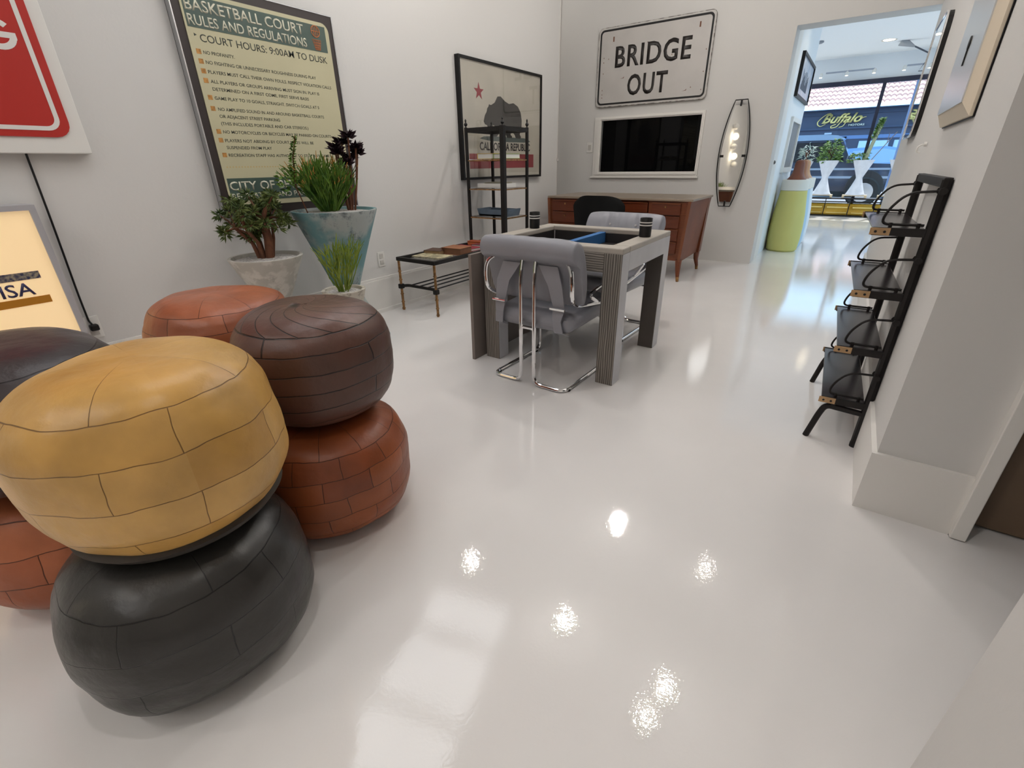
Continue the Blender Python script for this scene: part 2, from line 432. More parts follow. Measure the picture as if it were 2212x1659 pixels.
L_PLUM = leather('blackened_plum_leather', rgb(56, 46, 46), rgb(46, 38, 40), rgb(14, 10, 11), .26, .08, .34)
pouf('black patchwork leather pouf on the floor under the mustard yellow one', (-1.13, .225, 0), .259, .380, L_BLK, R_(25), rows=4, seed=2)
pouf('mustard yellow patchwork leather pouf on top of a black one', (-1.156, .278, .384), .243, .392, L_YEL, R_(-8), rows=4, base=mat('dark_base_cloth', rgb(60, 54, 48), .8), seed=5)
pouf('orange brown leather pouf on the floor under the dark brown one', (-1.302, .748, 0), .264, .372, L_ORG, R_(40), rows=5, seed=9)
pouf('dark brown leather pouf with swirling top seams stacked on an orange brown one', (-1.335, .79, .376), .240, .365, L_DKB, R_(10), rows=6, swirl=.42, top=leather('dark_brown_leather_top', rgb(98, 66, 56), rgb(84, 56, 46), rgb(26, 15, 12), .105, .08, .38, .0042), lump=.008, seed=4)
pouf('russet brown wrinkled leather pouf behind the mustard and dark brown poufs', (-1.90, .765, .358), .25, .345, L_RED, R_(70), rows=5, lump=.016, seed=12)
pouf('tan leather pouf on the floor underneath the russet brown pouf', (-1.90, .765, 0), .26, .35, L_TAN, R_(15), rows=5, seed=14)
pouf('black leather pouf at the left edge beneath the lit card sign', (-1.70, .125, .386), .265, .348, L_PLUM, R_(20), rows=4, seed=17)
pouf('terracotta leather pouf on the floor at the far left behind the black one', (-1.70, .165, 0), .272, .376, L_TAN, R_(55), rows=4, seed=21)

# ================================================================== PLANTERS AND PLANTS
def stone(name, c, c2, sc, spots=None, spotc=None):
    m = bpy.data.materials.new(name); m.use_nodes = True; nt = m.node_tree; b = nt.nodes['Principled BSDF']
    tc = nt.nodes.new('ShaderNodeTexCoord')
    n = nt.nodes.new('ShaderNodeTexNoise'); n.inputs['Scale'].default_value = sc; n.inputs['Detail'].default_value = 8; n.inputs['Roughness'].default_value = .7
    nt.links.new(tc.outputs['Object'], n.inputs['Vector'])
    cr = nt.nodes.new('ShaderNodeValToRGB'); cr.color_ramp.elements[0].color = c2; cr.color_ramp.elements[1].color = c
    cr.color_ramp.elements[0].position = .36; cr.color_ramp.elements[1].position = .50
    nt.links.new(n.outputs['Fac'], cr.inputs['Fac']); last = cr.outputs['Color']
    if spots:
        n2 = nt.nodes.new('ShaderNodeTexNoise'); n2.inputs['Scale'].default_value = spots; n2.inputs['Detail'].default_value = 6
        nt.links.new(tc.outputs['Object'], n2.inputs['Vector'])
        r2 = nt.nodes.new('ShaderNodeMapRange'); r2.inputs['From Min'].default_value = .47; r2.inputs['From Max'].default_value = .56
        nt.links.new(n2.outputs['Fac'], r2.inputs['Value'])
        mx = nt.nodes.new('ShaderNodeMix'); mx.data_type = 'RGBA'; mx.inputs['A'].default_value = spotc
        nt.links.new(r2.outputs['Result'], mx.inputs['Factor']); nt.links.new(last, mx.inputs['B']); last = mx.outputs['Result']
    nt.links.new(last, b.inputs['Base Color']); b.inputs['Roughness'].default_value = .85
    bp = nt.nodes.new('ShaderNodeBump'); bp.inputs['Strength'].default_value = .4; bp.inputs['Distance'].default_value = .004
    nt.links.new(n.outputs['Fac'], bp.inputs['Height']); nt.links.new(bp.outputs['Normal'], b.inputs['Normal'])
    return m
M_STONE = stone('weathered_white_stone', rgb(198, 194, 186), rgb(150, 146, 139), 9, 12, rgb(176, 172, 164))
M_TEAL = stone('flaking_teal_paint', rgb(164, 170, 168), rgb(70, 80, 84), 11, 2.6, rgb(104, 142, 146))
M_STONE2 = stone('aged_cream_stone', rgb(190, 184, 172), rgb(140, 132, 120), 22)
M_GRAVEL = mat('white_gravel', rgb(212, 208, 204), .9, noise_s=90, noise_amt=.5, bump_s=110, bump=.9, bdist=.012)
M_WHITEP = mat('white_planter', rgb(214, 216, 222), .7, noise_s=8, noise_amt=.12)
def planter(label, loc, r, h, m, wz=.46, wr=.3, group=None, gravel=True):
    root = thing('hourglass_planter', label, 'planter', loc, 0, group)
    t = .018; w = r*wr; prof = [(r*.92, 0), (r*.93, .015)]
    z0 = h*wz
    for i in range(1, 10):
        u = i/10; prof.append((w+(r*.92-w)*(1-u)**1.35+w*.12*math.sin(PI*u), z0*u))
    for i in range(0, 11):
        u = i/10; prof.append((w+(r-w)*u**1.05, z0+(h-z0)*u))
    prof += [(r, h+.006), (r-t, h+.006), (r-t-.02, h-.03), (r*.75, h-.05)]
    mb = MB(); mb.lathe(prof, 56); mb.build('planter_shell', m, root, smooth=True, sharp=50)
    if gravel:
        mb = MB(); mb.lathe([(r-t-.006, h-.012), (r*.72, h-.006), (r*.3, h-.002), (.01, h-.001)], 40, cap0=True)
        g = mb.build('gravel', M_GRAVEL, root, smooth=True); g['kind'] = 'stuff'
    return root
planter('large hourglass planter with flaking teal paint near the left wall', (-2.74, 1.95, 0), .262, .87, M_TEAL, wz=.42)
planter('white stone cone planter holding a small bushy tree, left of the teal one', (-2.80, 1.47, 0), .203, .645, M_STONE, wz=.5)
planter('smallest cream stone planter in front of the teal planter', (-2.40, 1.68, 0), .125, .455, M_STONE2, wz=.55, wr=.55)

def leafmat(n, c, c2): return mat(n, c, .5, noise_s=14, noise_amt=.4, color2=c2, spec=.3)
M_GRN = leafmat('pencil_green', rgb(96, 128, 44), rgb(52, 88, 26))
M_LGRN = leafmat('bright_pencil_green', rgb(140, 154, 62), rgb(98, 122, 40))
M_TIP = leafmat('coral_tips', rgb(190, 132, 66), rgb(160, 120, 60))
M_DGRN = leafmat('dark_jade_green', rgb(92, 104, 50), rgb(54, 74, 34))
M_PURP = leafmat('near_black_purple', rgb(52, 34, 40), rgb(34, 22, 28))
M_BARK = mat('brown_bark', rgb(112, 70, 48), .85, noise_s=18, noise_amt=.4, bump_s=30, bump=.5)
M_SILV = leafmat('silver_leaf', rgb(186, 196, 190), rgb(140, 160, 150))
def stick_plant(label, loc, h, spread, n, m, mt, rs, r=.0042, wild=.35):
    rnd = random.Random(rs); root = thing('pencil_cactus', label, 'plant', loc)
    a = MB(); b = MB()
    def grow(p, d, ln, depth, rad):
        pts = [p]; q = p
        for _ in range(3):
            d = (d+Vector((rnd.uniform(-1, 1), rnd.uniform(-1, 1), rnd.uniform(-.3, 1)))*.16).normalized(); q = q+d*ln/3; pts.append(q)
        if depth == 0:
            a.tube(pts[:3], rad, 5, False); (b if rnd.random() < .28 else a).tube(pts[2:], rad*.9, 5, True, rad*.5)
        else:
            a.tube(pts, rad, 5, False)
            for _ in range(rnd.choice((2, 2, 3))):
                nd = (d+Vector((rnd.uniform(-1, 1), rnd.uniform(-1, 1), rnd.uniform(-.1, .7)))*wild*1.5).normalized()
                grow(q, nd, ln*rnd.uniform(.6, .95), depth-1, rad*.88)
    for i in range(n):
        t = rnd.uniform(0, 2*PI); s = spread*math.sqrt(rnd.random()); d = Vector((math.cos(t)*s, math.sin(t)*s, 1)).normalized()
        grow(Vector((math.cos(t)*.035*rnd.random(), math.sin(t)*.035*rnd.random(), -.02)), d, h*.36*rnd.uniform(.75, 1.1), 2, r)
    a.build('stems', m, root, smooth=True); b.build('stem_tips', mt, root, smooth=True); return root
def leaf(mb, p, d, ln, w, rnd, curl=.25):
    d = d.normalized(); s = d.cross(Vector((rnd.uniform(-1, 1), rnd.uniform(-1, 1), rnd.uniform(.2, 1))))
    if s.length < 1e-3: return
    s.normalize(); u = s.cross(d)
    A = p; B = p+d*ln*.4+s*w-u*0; Cc = p+d*ln-u*ln*curl; D = p+d*ln*.4-s*w; E_ = p+d*ln*.45+u*ln*.08
    for tri in ((A, B, E_), (B, Cc, E_), (Cc, D, E_), (D, A, E_)): mb.face(tri)
stick_plant('dense green pencil cactus with coral tips in the teal planter', (-2.76, 1.93, .86), .385, .95, 120, M_GRN, M_TIP, 3)
stick_plant('small lime green pencil cactus in the small cream planter', (-2.40, 1.68, .455), .36, .62, 24, M_LGRN, M_LGRN, 8, .0036, .28)
# bushy jade-like tree
rnd = random.Random(5); root = thing('jade_tree', 'small bushy dark green tree with thick brown trunks in the white cone planter', 'plant', (-2.80, 1.47, .645))
tr = MB(); fo = MB(); ends = []
for (dx, dy, hh, rr) in ((.05, .02, .20, .026), (.01, .05, .21, .024), (-.03, -.06, .17, .014), (.03, -.05, .18, .013), (.0, .09, .2, .010), (-.04, .0, .17, .013)):
    top = Vector((dx*1.3-.01, dy*1.3-.03, hh)); pts = [Vector((dx*.4, dy*.4, -.03)), Vector((dx*.7, dy*.8, hh*.5)), top]; tr.tube(pts, rr, 8, True, rr*.7)
    for _ in range(7):
        e = top+Vector((rnd.uniform(-.09, .09), rnd.uniform(-.08, .09), rnd.uniform(-.06, .15))); tr.tube([top, (top+e)/2+Vector((0, 0, .01)), e], rr*.45, 5, True, .003); ends.append(e)
for e in ends:
    for _ in range(46):
        d = Vector((rnd.uniform(-1, 1), rnd.uniform(-1, 1), rnd.uniform(-.5, 1))); leaf(fo, e+d*.014, d, rnd.uniform(.026, .046), .006, rnd)
tr.build('trunk', M_BARK, root, smooth=True); fo.build('foliage', M_DGRN, root)
# dark aeonium on tall stems, and a leafy vine, both in the teal planter
rnd = random.Random(9); root = thing('dark_aeonium', 'near black purple rosette succulent at the right of the teal planter', 'plant', (-2.70, 2.04, .87))
st = MB(); ro = MB()
for (x, y, z) in ((-.06, .0, .36), (.02, .05, .42), (.0, -.03, .33), (.03, .09, .36), (-.02, .07, .30), (.0, .12, .33), (-.05, .05, .39), (.03, .0, .27)):
    top = Vector((x, y, z)); st.tube([Vector((x*.3, y*.3, -.02)), Vector((x*.9, y*.7, z*.5)), top], .006, 6)
    for k in range(44):
        t = k*2.4; el = rnd.uniform(-.1, .9); leaf(ro, top, Vector((math.cos(t), math.sin(t), el)), rnd.uniform(.045, .07), .014, rnd, -.1)
st.build('stems', M_BARK, root, smooth=True); ro.build('rosettes', M_PURP, root)
rnd = random.Random(10); root = thing('leafy_vine', 'thin upright leafy green stem rising left of the pencil cactus', 'plant', (-2.80, 1.80, .87))
st = MB(); ro = MB(); pts = [Vector((.0, -.0, -.02)), Vector((.0, -.05, .15)), Vector((.01, -.04, .30)), Vector((.01, .0, .42))]; st.tube(pts, .004, 6)
for k in range(90):
    u = k/90; p = pts[1].lerp(pts[3], u)+Vector((0, -.02*math.sin(PI*u), 0)); t = k*2.4
    leaf(ro, p, Vector((math.cos(t), math.sin(t), .3)), .036*(1-u*.45), .008, rnd)
for k in range(26):
    t = k*2.4; leaf(ro, pts[1]+Vector((rnd.uniform(-.03, .03), -.04-rnd.random()*.06, rnd.uniform(-.05, .1))), Vector((math.cos(t), math.sin(t), .3)), .035, .009, rnd)
st.build('stem', M_BARK, root, smooth=True); ro.build('leaves', M_GRN, root)

# ================================================================== LEFT WALL: SIGNS AND FRAMES
LW = R_(90)      # on the left wall local x runs along +Y, local -y faces the room
M_CREAM = mat('aged_cream_sign_face', rgb(196, 190, 158), .3, spec=.3, noise_s=3, noise_amt=.06)
M_DGREEN = mat('faded_dark_green', rgb(66, 84, 76), .5)
M_DTXT = mat('charcoal_lettering', rgb(62, 66, 58), .6)
M_CTXT = mat('cream_lettering', rgb(200, 196, 176), .6)
M_BUL = mat('orange_bullet', rgb(196, 140, 70), .6, noise_s=60, noise_amt=.4)
M_LOGO = mat('orange_mark', rgb(186, 110, 64), .6)
PY0 = 1.428
root = thing('court_rules_sign', 'large framed cream and green basketball court rules sign on the left wall', 'sign', (LX, 0, 0), LW)
mb = MB(); ring_frame(mb, (1.428, 2.403, .858, 2.005), (1.434, 2.397, .864, 1.999), -.045, 0)
mb.box(1.428, 2.403, -.004, 0, .858, 2.005); mb.build('frame', M_ALU, root)
MB().box(1.434, 2.397, -.042, -.004, .864, 1.999).build('backing_board', mat('dark_brown_board', rgb(44, 34, 32), .5), root)
mb = MB(); mb.prism(rrect(1.478, 2.362, .915, 1.955, .05), -.046, -.042); mb.build('printed_panel', M_CREAM, root)
mb = MB(); mb.prism([(1.489, 1.797), (2.335, 1.797), (2.335, 1.935), (1.489, 1.935)], -.047, -.046); mb.build('header_band', M_DGREEN, root)
mb = MB(); mb.prism([(1.489, .944), (2.335, .944), (2.335, 1.070), (1.489, 1.070)], -.047, -.046); mb.build('footer_band', M_DGREEN, root)
mb = MB()
text_mb(mb, 'BASKETBALL COURT', 1.497, 1.871, .053, .68, -.047, .0006, .012)
text_mb(mb, 'RULES AND REGULATIONS', 1.497, 1.808, .048, .69, -.047, .0006, .012)
text_mb(mb, 'CITY OF BEVERLY HILLS', 1.497, 1.004, .050, .80, -.047, .0006, .012)
text_mb(mb, 'RECREATION AND PARKS DEPT.', 1.498, .956, .032, .66, -.047, .0006, .012)
mb.build('band_lettering', M_CTXT, root)
mb = MB()
text_mb(mb, 'COURT HOURS: 9:00AM TO DUSK', 1.537, 1.738, .036, .782, -.046, .0006, .004)
mb.prism([(1.510, 1.772), (1.510, 1.758), (1.524, 1.765)], -.0466, -.046)
for s, x, z, w in (('NO PROFANITY.', 1.536, 1.683, .166), ('NO FIGHTING OR UNNECESSARY ROUGHNESS DURING PLAY', 1.536, 1.639, .676),
    ('PLAYERS MUST CALL THEIR OWN FOULS. RESPECT VIOLATION CALLS', 1.536, 1.595, .782), ('ALL PLAYERS OR GROUPS ARRIVING MUST SIGN IN. PLAY IS', 1.537, 1.551, .68),
    ('DETERMINED ON A FIRST COME, FIRST SERVE BASIS', 1.537, 1.515, .596), ('GAME PLAY TO 10 GOALS, STRAIGHT. SWITCH GOALS AT 5', 1.536, 1.472, .663),
    ('NO AMPLIFIED SOUND IN AND AROUND BASKETBALL COURTS', 1.540, 1.419, .685), ('OR ADJACENT STREET PARKING', 1.538, 1.384, .364),
    ('(THIS INCLUDES PORTABLE AND CAR STEREOS.)', 1.537, 1.348, .555), ('NO MOTORCYCLES OR BICYCLES MAY BE PARKED ON COURTS', 1.537, 1.306, .72),
    ('PLAYERS NOT ABIDING BY COURT RULES WILL BE', 1.536, 1.262, .575), ('SUSPENDED FROM PLAY', 1.536, 1.226, .274),
    ('RECREATION STAFF HAS AUTHORITY TO STOP ANY GAME', 1.536, 1.186, .684)):
    text_mb(mb, s, x, z, .0165, w, -.046, .0006, .006)
mb.build('rules_lettering', M_DTXT, root)
mb = MB()
for z in (1.683, 1.639, 1.595, 1.551, 1.472, 1.419, 1.306, 1.262, 1.186): mb.box(1.501, 1.525, -.0466, -.046, z-.003, z+.020)
mb.build('bullet_marks', M_BUL, root)
mb = MB()
for k in range(46): mb.box(1.506+k*.0176, 1.514+k*.0176, -.0464, -.046, 1.127, 1.134)
mb.build('dotted_rule', mat('faded_orange_print', rgb(196, 172, 118), .6), root)
mb = MB(); cx, cz = 2.262, 1.902
mb.tube([(cx+.030*math.cos(2*PI*k/28), -.0475, cz+.030*math.sin(2*PI*k/28)) for k in range(29)], .0028, 5)
for dx in (-.013, 0, .013): mb.tube([(cx+dx*(1+.0*abs(t)), -.0475, cz+t) for t in (-.026, 0, .026)], .0022, 5)
mb.tube([(cx-.028, -.0475, cz), (cx+.028, -.0475, cz)], .0022, 5)
for k in range(7):
    u = -.03+.01*k; mb.tube([(cx+u, -.0475, 1.857), (cx+u*.55+.003, -.0475, 1.805)], .0016, 4)
for z in (1.857, 1.842, 1.828, 1.815, 1.805): w = .03*(1-(1.857-z)/.052*.45); mb.tube([(cx-w, -.0475, z), (cx+w, -.0475, z)], .0018, 4)
mb.build('hoop_logo', M_LOGO, root)

# bear flag in a black frame
root = thing('framed_bear_flag', 'black framed cream flag print with red star, bear and red stripe on the left wall', 'framed print', (LX, 0, 0), LW)
M_FLAG = mat('aged_flag_cloth', rgb(190, 184, 170), .25, noise_s=4, noise_amt=.08)
MB().box(3.665, 5.02, -.03, -.01, 1.008, 1.972).build('flag_cloth', M_FLAG, root)
mb = MB(); ring_frame(mb, (3.655, 5.032, .996, 1.984), (3.676, 5.011, 1.017, 1.963), -.045, 0); mb.build('frame', M_BLACK, root)
mb = MB(); st = []
for k in range(10):
    rr = .072 if k % 2 == 0 else .028; a = R_(90+36*k); st.append((3.94+rr*math.cos(a)*1.05, 1.735+rr*math.sin(a)))
mb.prism(st, -.0315, -.03); mb.build('star', mat('dark_red_paint', rgb(140, 38, 48), .5), root)
bear = [(4.00, 1.50), (4.02, 1.475), (4.05, 1.47), (4.06, 1.455), (4.10, 1.46), (4.13, 1.475), (4.17, 1.47), (4.18, 1.44), (4.15, 1.41), (4.12, 1.39), (4.13, 1.375), (4.20, 1.378), (4.24, 1.40), (4.27, 1.43), (4.33, 1.435), (4.36, 1.40), (4.38, 1.37), (4.46, 1.37), (4.47, 1.385), (4.44, 1.40), (4.46, 1.44), (4.52, 1.40), (4.54, 1.37), (4.62, 1.37), (4.635, 1.385), (4.61, 1.41), (4.645, 1.46), (4.65, 1.54), (4.63, 1.61), (4.58, 1.66), (4.50, 1.685), (4.42, 1.672), (4.35, 1.69), (4.28, 1.725), (4.23, 1.72), (4.18, 1.665), (4.12, 1.64), (4.09, 1.645), (4.08, 1.625), (4.06, 1.61), (4.05, 1.58), (4.02, 1.55)]
mb = MB(); mb.prism(bear, -.032, -.03); mb.build('bear', mat('dark_grey_print', rgb(58, 54, 50), .6, noise_s=12, noise_amt=.3), root)
mb = MB(); mb.prism([(3.93, 1.352), (3.99, 1.372), (4.15, 1.378), (4.7, 1.376), (4.78, 1.362), (4.82, 1.345), (4.7, 1.335), (4.4, 1.332), (4.1, 1.336)], -.0312, -.03); mb.build('ground_patch', mat('grey_green_print', rgb(84, 92, 88), .6), root)
mb = MB(); text_mb(mb, 'CALIFORNIA REPUBLIC', 3.925, 1.255, .07, .885, -.03, .0012, .02); mb.build('lettering', mat('black_print', rgb(38, 34, 34), .6), root)
mb = MB(); mb.box(3.762, 4.885, -.0312, -.03, 1.092, 1.222); mb.build('stripe', mat('faded_red_print', rgb(140, 62, 64), .6, noise_s=6, noise_amt=.12), root)
MB().box(3.68, 5.008, -.040, -.038, 1.02, 1.96).build('glazing', glass('picture_glass', refl=.10), root)

# red road sign on a white mount, upper left
root = thing('red_road_sign', 'red road sign with white border and letter G on a white mount, upper left', 'sign', (LX, 0, 0), LW)
MB().box(-.35, .895, -.05, 0, 1.195, 2.35, .004).build('mount', M_WHITE, root)
mb = MB(); mb.prism(rrect(-.30, .845, 1.262, 2.30, .06), -.056, -.05); mb.build('sign_plate', mat('road_sign_red', rgb(176, 42, 34), .4), root)
mb = MB()
o = rrect(-.27, .815, 1.288, 2.27, .05, 6); i = rrect(-.253, .798, 1.305, 2.253, .036, 6)
for k in range(len(o)):
    j = (k+1) % len(o)
    mb.prism([o[k], o[j], i[j], i[k]], -.0575, -.056)
mb.build('border_line', M_WHITE, root)
mb = MB(); gx, gz, ga, gb, gt = .716, 1.638, .060, .056, .021; na = 26
for k in range(na):
    t0, t1 = R_(42+(348-42)*k/na), R_(42+(348-42)*(k+1)/na)
    mb.prism([(gx+ga*math.cos(t0), gz+gb*math.sin(t0)), (gx+ga*math.cos(t1), gz+gb*math.sin(t1)), (gx+(ga-gt)*math.cos(t1), gz+(gb-gt)*math.sin(t1)), (gx+(ga-gt)*math.cos(t0), gz+(gb-gt)*math.sin(t0))], -.0572, -.056)
mb.prism([(gx+.008, gz-.012), (gx+ga, gz-.012), (gx+ga, gz+.009), (gx+.008, gz+.009)], -.0573, -.056)
mb.prism([(gx+ga-gt, gz-.030), (gx+ga-.001, gz-.016), (gx+ga, gz-.010), (gx+ga-gt, gz-.010)], -.0574, -.056)
mb.build('letter', M_WHITE, root)
pts = fillet([(.664, -.012, 1.20), (.655, -.012, .9), (.64, -.012, .55), (.638, -.012, .42), (.645, -.03, .40)], .1)
pc = MB().tube(pts, .0045, 8).build('power_cord', M_BLACK, root, smooth=True)
MB().box(.628, .664, -.045, -.0105, .372, .404, .006).build('plug', M_BLACK, pc)

# backlit card sign
root = thing('backlit_card_sign', 'glowing cream card payment sign in a silver box frame at the far left', 'illuminated sign', (-2.95, 0, 0), LW)
M_GLOW = mat('backlit_cream_panel', rgb(238, 208, 160), .4, emit=rgb(255, 222, 172), emit_s=.42)
mb = MB(); ring_frame(mb, (-.30, .585, .0, .992), (-.28, .562, .02, .970), -.012, .16); mb.box(-.30, .585, .13, .16, 0, .99); mb.build('box_frame', mat('silver_grey_frame', rgb(176, 176, 180), .4, .2), root)
MB().box(-.28, .562, 0, .12, .02, .970).build('light_panel', M_GLOW, root)
mb = MB(); mb.box(-.1, .508, -.002, 0, .688, .720); mb.build('upper_band', mat('chipped_navy_print', rgb(40, 44, 78), .5, noise_s=70, color2=rgb(150, 140, 120), noise_amt=.5), root)
mb = MB(); text_mb(mb, 'VISA', .305, .622, .056, .165, 0, .002, .012); mb.build('lettering', mat('navy_print', rgb(46, 46, 84), .5), root)
MB().box(-.1, .511, -.002, 0, .578, .611).build('lower_band', mat('gold_print', rgb(176, 116, 22), .5), root)
mb = MB()
for k in range(3): mb.box(.30, .40, -.001, 0, .415+k*.006, .417+k*.006)
mb.build('fine_print', M_DTXT, root)
# power cord and outlets
def plate(name, label, cat, loc, rz, w, h, slots):
    root = thing(name, label, cat, loc, rz)
    MB().box(-w/2, w/2, -.007, 0, -h/2, h/2, .002).build('cover_plate', M_WHITE, root)
    for s in slots: MB().box(s[0], s[1], -.010, -.006, s[2], s[3]).build(s[4], mat('socket_grey', rgb(190, 186, 180), .4), root)
    return root
plate('wall_outlet', 'white wall outlet between the planters and the low brass table', 'outlet', (LX, 2.585, .43), LW, .07, .115, [(-.018, .018, .01, .042, 'socket'), (-.018, .018, -.042, -.01, 'socket')])
r_ = plate('wall_outlet', 'white wall outlet at the lower end of the black cord', 'outlet', (LX, .645, .385), LW, .07, .115, [(-.018, .018, -.042, -.01, 'socket')])
plate('light_switch', 'white light switch plate left of the dark internal window', 'light switch', (-3.09, BY, 1.315), 0, .085, .12, [(-.02, .02, -.03, .03, 'rocker')])

# ================================================================== BACK WALL
root = thing('bridge_out_sign', 'white BRIDGE OUT road sign with black border high on the back wall', 'sign', (0, BY, 0))
mb = MB(); mb.prism(rrect(-3.022, -1.672, 1.768, 2.581, .05), -.03, -.022); mb.build('sign_plate', mat('worn_white_sign', rgb(196, 192, 188), .45, noise_s=5, noise_amt=.06), root)
MB().box(-2.9, -1.8, -.022, 0, 1.9, 2.45).build('mounting_board', M_BLACKM, root)
mb = MB(); o = rrect(-3.004, -1.690, 1.786, 2.563, .05, 6); i = rrect(-2.984, -1.710, 1.806, 2.543, .036, 6)
for k in range(len(o)):
    j = (k+1) % len(o); mb.prism([o[k], o[j], i[j], i[k]], -.0312, -.03)
mb.build('border_line', M_BLACKM, root)
mb = MB(); mb.tube([(x, -.026, z) for x, z in rrect(-3.022, -1.672, 1.768, 2.581, .05)]+[(-1.672, -.026, 2.53)], .005, 5); mb.build('rim', mat('chipped_edge', rgb(96, 90, 84), .7, noise_s=25, color2=rgb(190, 186, 180), noise_amt=.5), root)
M_BTXT = mat('sign_black', rgb(30, 24, 22), .5)
mb = MB(); text_mb(mb, 'BRIDGE', -2.795, 2.175, .215, .90, -.03, .0014, .022, space=1.1); text_mb(mb, 'OUT', -2.615, 1.875, .215, .485, -.03, .0014, .022, space=1.1)
mb.build('lettering', M_BTXT, root)
mb = MB()
for x, z in ((-2.83, 2.46), (-1.83, 2.47)): mb.prism([(x-.008, z-.025), (x+.008, z-.025), (x+.008, z+.025), (x-.008, z+.025)], -.0312, -.03)
for k in range(16):
    x, z = random.choice((random.uniform(-2.96, -1.75), random.choice((-2.95, -1.74)))), random.uniform(1.83, 2.52); mb.prism([(x, z), (x+.012, z-.004), (x+.008, z+.012)], -.0308, -.03)
for x, z in ((-2.72, 2.05), (-1.95, 1.86)): mb.prism([(x, z), (x+.05, z+.004), (x+.055, z+.022), (x+.04, z+.008)], -.0308, -.03)
mb.build('rust_marks', mat('rust_mark', rgb(110, 72, 52), .8), root)

def lens(zc, hz, hw, tip, n=26):
    """pointed-oval outline with flat tips: (x, z)"""
    L_ = []
    for k in range(n+1):
        u = -1+2*k/n; L_.append((tip+(hw-tip)*(1-abs(u)**2.0), zc+u*hz))
    return [(x, z) for x, z in L_]+[(-x, z) for x, z in reversed(L_)]
root = thing('wall_mirror', 'tall pointed oval mirror in a thin dark wire frame on the back wall', 'mirror', (-1.275, BY, 0))
ol = lens(1.185, .542, .15, .062); il = lens(1.185, .492, .125, .06)
mb = MB(); mb.prism(il, -.045, -.035); mb.build('mirror_glass', M_MIRROR, root)
mb = MB(); mb.tube([(x, -.045, z) for x, z in ol]+[(ol[0][0], -.045, ol[0][1])], .006, 6); mb.build('wire_frame', M_BLACK, root, smooth=True)
for x, z0, z1 in ((0, 1.667, 1.73), (0, .64, .703)): MB().box(x-.008, x+.008, -.055, -.03, z0, z1).build('clip', M_BLACK, root)
for s in (-1, 1): MB().box(s*.118-.02, s*.118+.035*0+.02, -.055, -.03, 1.165, 1.19).build('clip', M_BLACK, root)
mb = MB(); mb.prism(lens(1.185, .485, .118, .055), -.034, -.02); mb.box(-.02, .02, -.02, 0, .9, 1.45); mb.build('backing', M_BLACKM, root)
tag(MB().tube([(-3.585, BY-.02, .0), (-3.585, BY-.02, CEIL)], .016, 10).box(-3.61, -3.56, BY-.045, BY, 1.16, 1.19).build('wall_pipe', M_TRIM, smooth=True), 'slim white pipe running up the back wall corner beside the desk', 'pipe')

# desk
W_DESK = grain('walnut_red_brown', rgb(120, 62, 30), rgb(92, 42, 18), 'Z', 22, 3, .35, .05)
W_DESK2 = grain('walnut_drawer', rgb(108, 50, 24), rgb(80, 34, 14), 'Z', 24, 3, .33, .05)
M_DTOP = mat('desk_top_veneer', rgb(140, 126, 110), .3, noise_s=6, noise_amt=.1)
root = thing('pedestal_desk', 'red brown wooden desk with tapered ends and drawers before the back wall', 'desk', (-2.10, 4.9, 0), R_(.4))
mb = MB(); mb.box(-.80, .815, 0, .80, .775, .797, .004); mb.build('desk_top', M_DTOP, root)
mb = MB(); mb.prism([(-.785, .775), (.80, .775), (.775, .20), (-.76, .20)], .70, .78); mb.build('back_panel', W_DESK, root)
for s in (-1, 1):
    mb = MB(); v = [(s*.80, 0, .776), (s*.77, 0, .776), (s*.735, 0, .20), (s*.765, 0, .20)]
    w = [(s*.80, .80, .776), (s*.77, .80, .776), (s*.715, .74, .20), (s*.745, .74, .20)]
    a = [mb.bm.verts.new(p) for p in v]; b = [mb.bm.verts.new(p) for p in w]
    mb.bm.faces.new(a); mb.bm.faces.new(b[::-1])
    for k in range(4): mb.bm.faces.new((a[k], b[k], b[(k+1) % 4], a[(k+1) % 4]))
    mb.build('side_panel', mat('desk_side_veneer', rgb(118, 70, 46), .55, spec=.3, noise_s=5, noise_amt=.15), root)
    for y0, dy in ((.0, .012), (.70, .06)):
        mb = MB(); mb.tube([(s*.745, y0+.03, .22), (s*.748, y0+.032, .12), (s*.760, y0+dy, .045)], .034, 8, True, .018); lg = mb.build('leg', W_DESK, root, smooth=True)
        MB().tube([(s*.759, y0+dy+.001, .05), (s*.764, y0+dy, 0)], .0185, 8, True, .015).build('foot_cap', M_BRASS, lg, smooth=True)
    px0, px1 = (.405, .71) if s > 0 else (-.74, -.40)
    mb = MB(); mb.prism([(px0-.03, .775), (px1+.06 if s > 0 else px1+.03, .775), (px1+.03, .205), (px0-.0, .205)], .02, .70); mb.build('pedestal', W_DESK, root)
    for k, (z0, z1) in enumerate(((.645, .757), (.522, .635), (.400, .512), (.275, .390))):
        d = MB().box(px0+.01+k*.004, px1-.005, -.002, .03, z0, z1, .003).build('drawer', W_DESK2, root)
        MB().box(px0+.01+k*.004, px1-.005, -.012, -.001, z1-.008, z1).build('pull_lip', W_DESK, d)
        MB().tube([((px0+px1)/2, -.010, (z0+z1)/2+.02), ((px0+px1)/2, .0, (z0+z1)/2+.02)], .009, 10).build('lock', M_BRASS, d)
d = MB().box(-.36, .37, .004, .05, .66, .755, .003).build('drawer', W_DESK2, root)
MB().box(-.36, .37, -.006, .005, .748, .756).build('pull_lip', W_DESK, d)

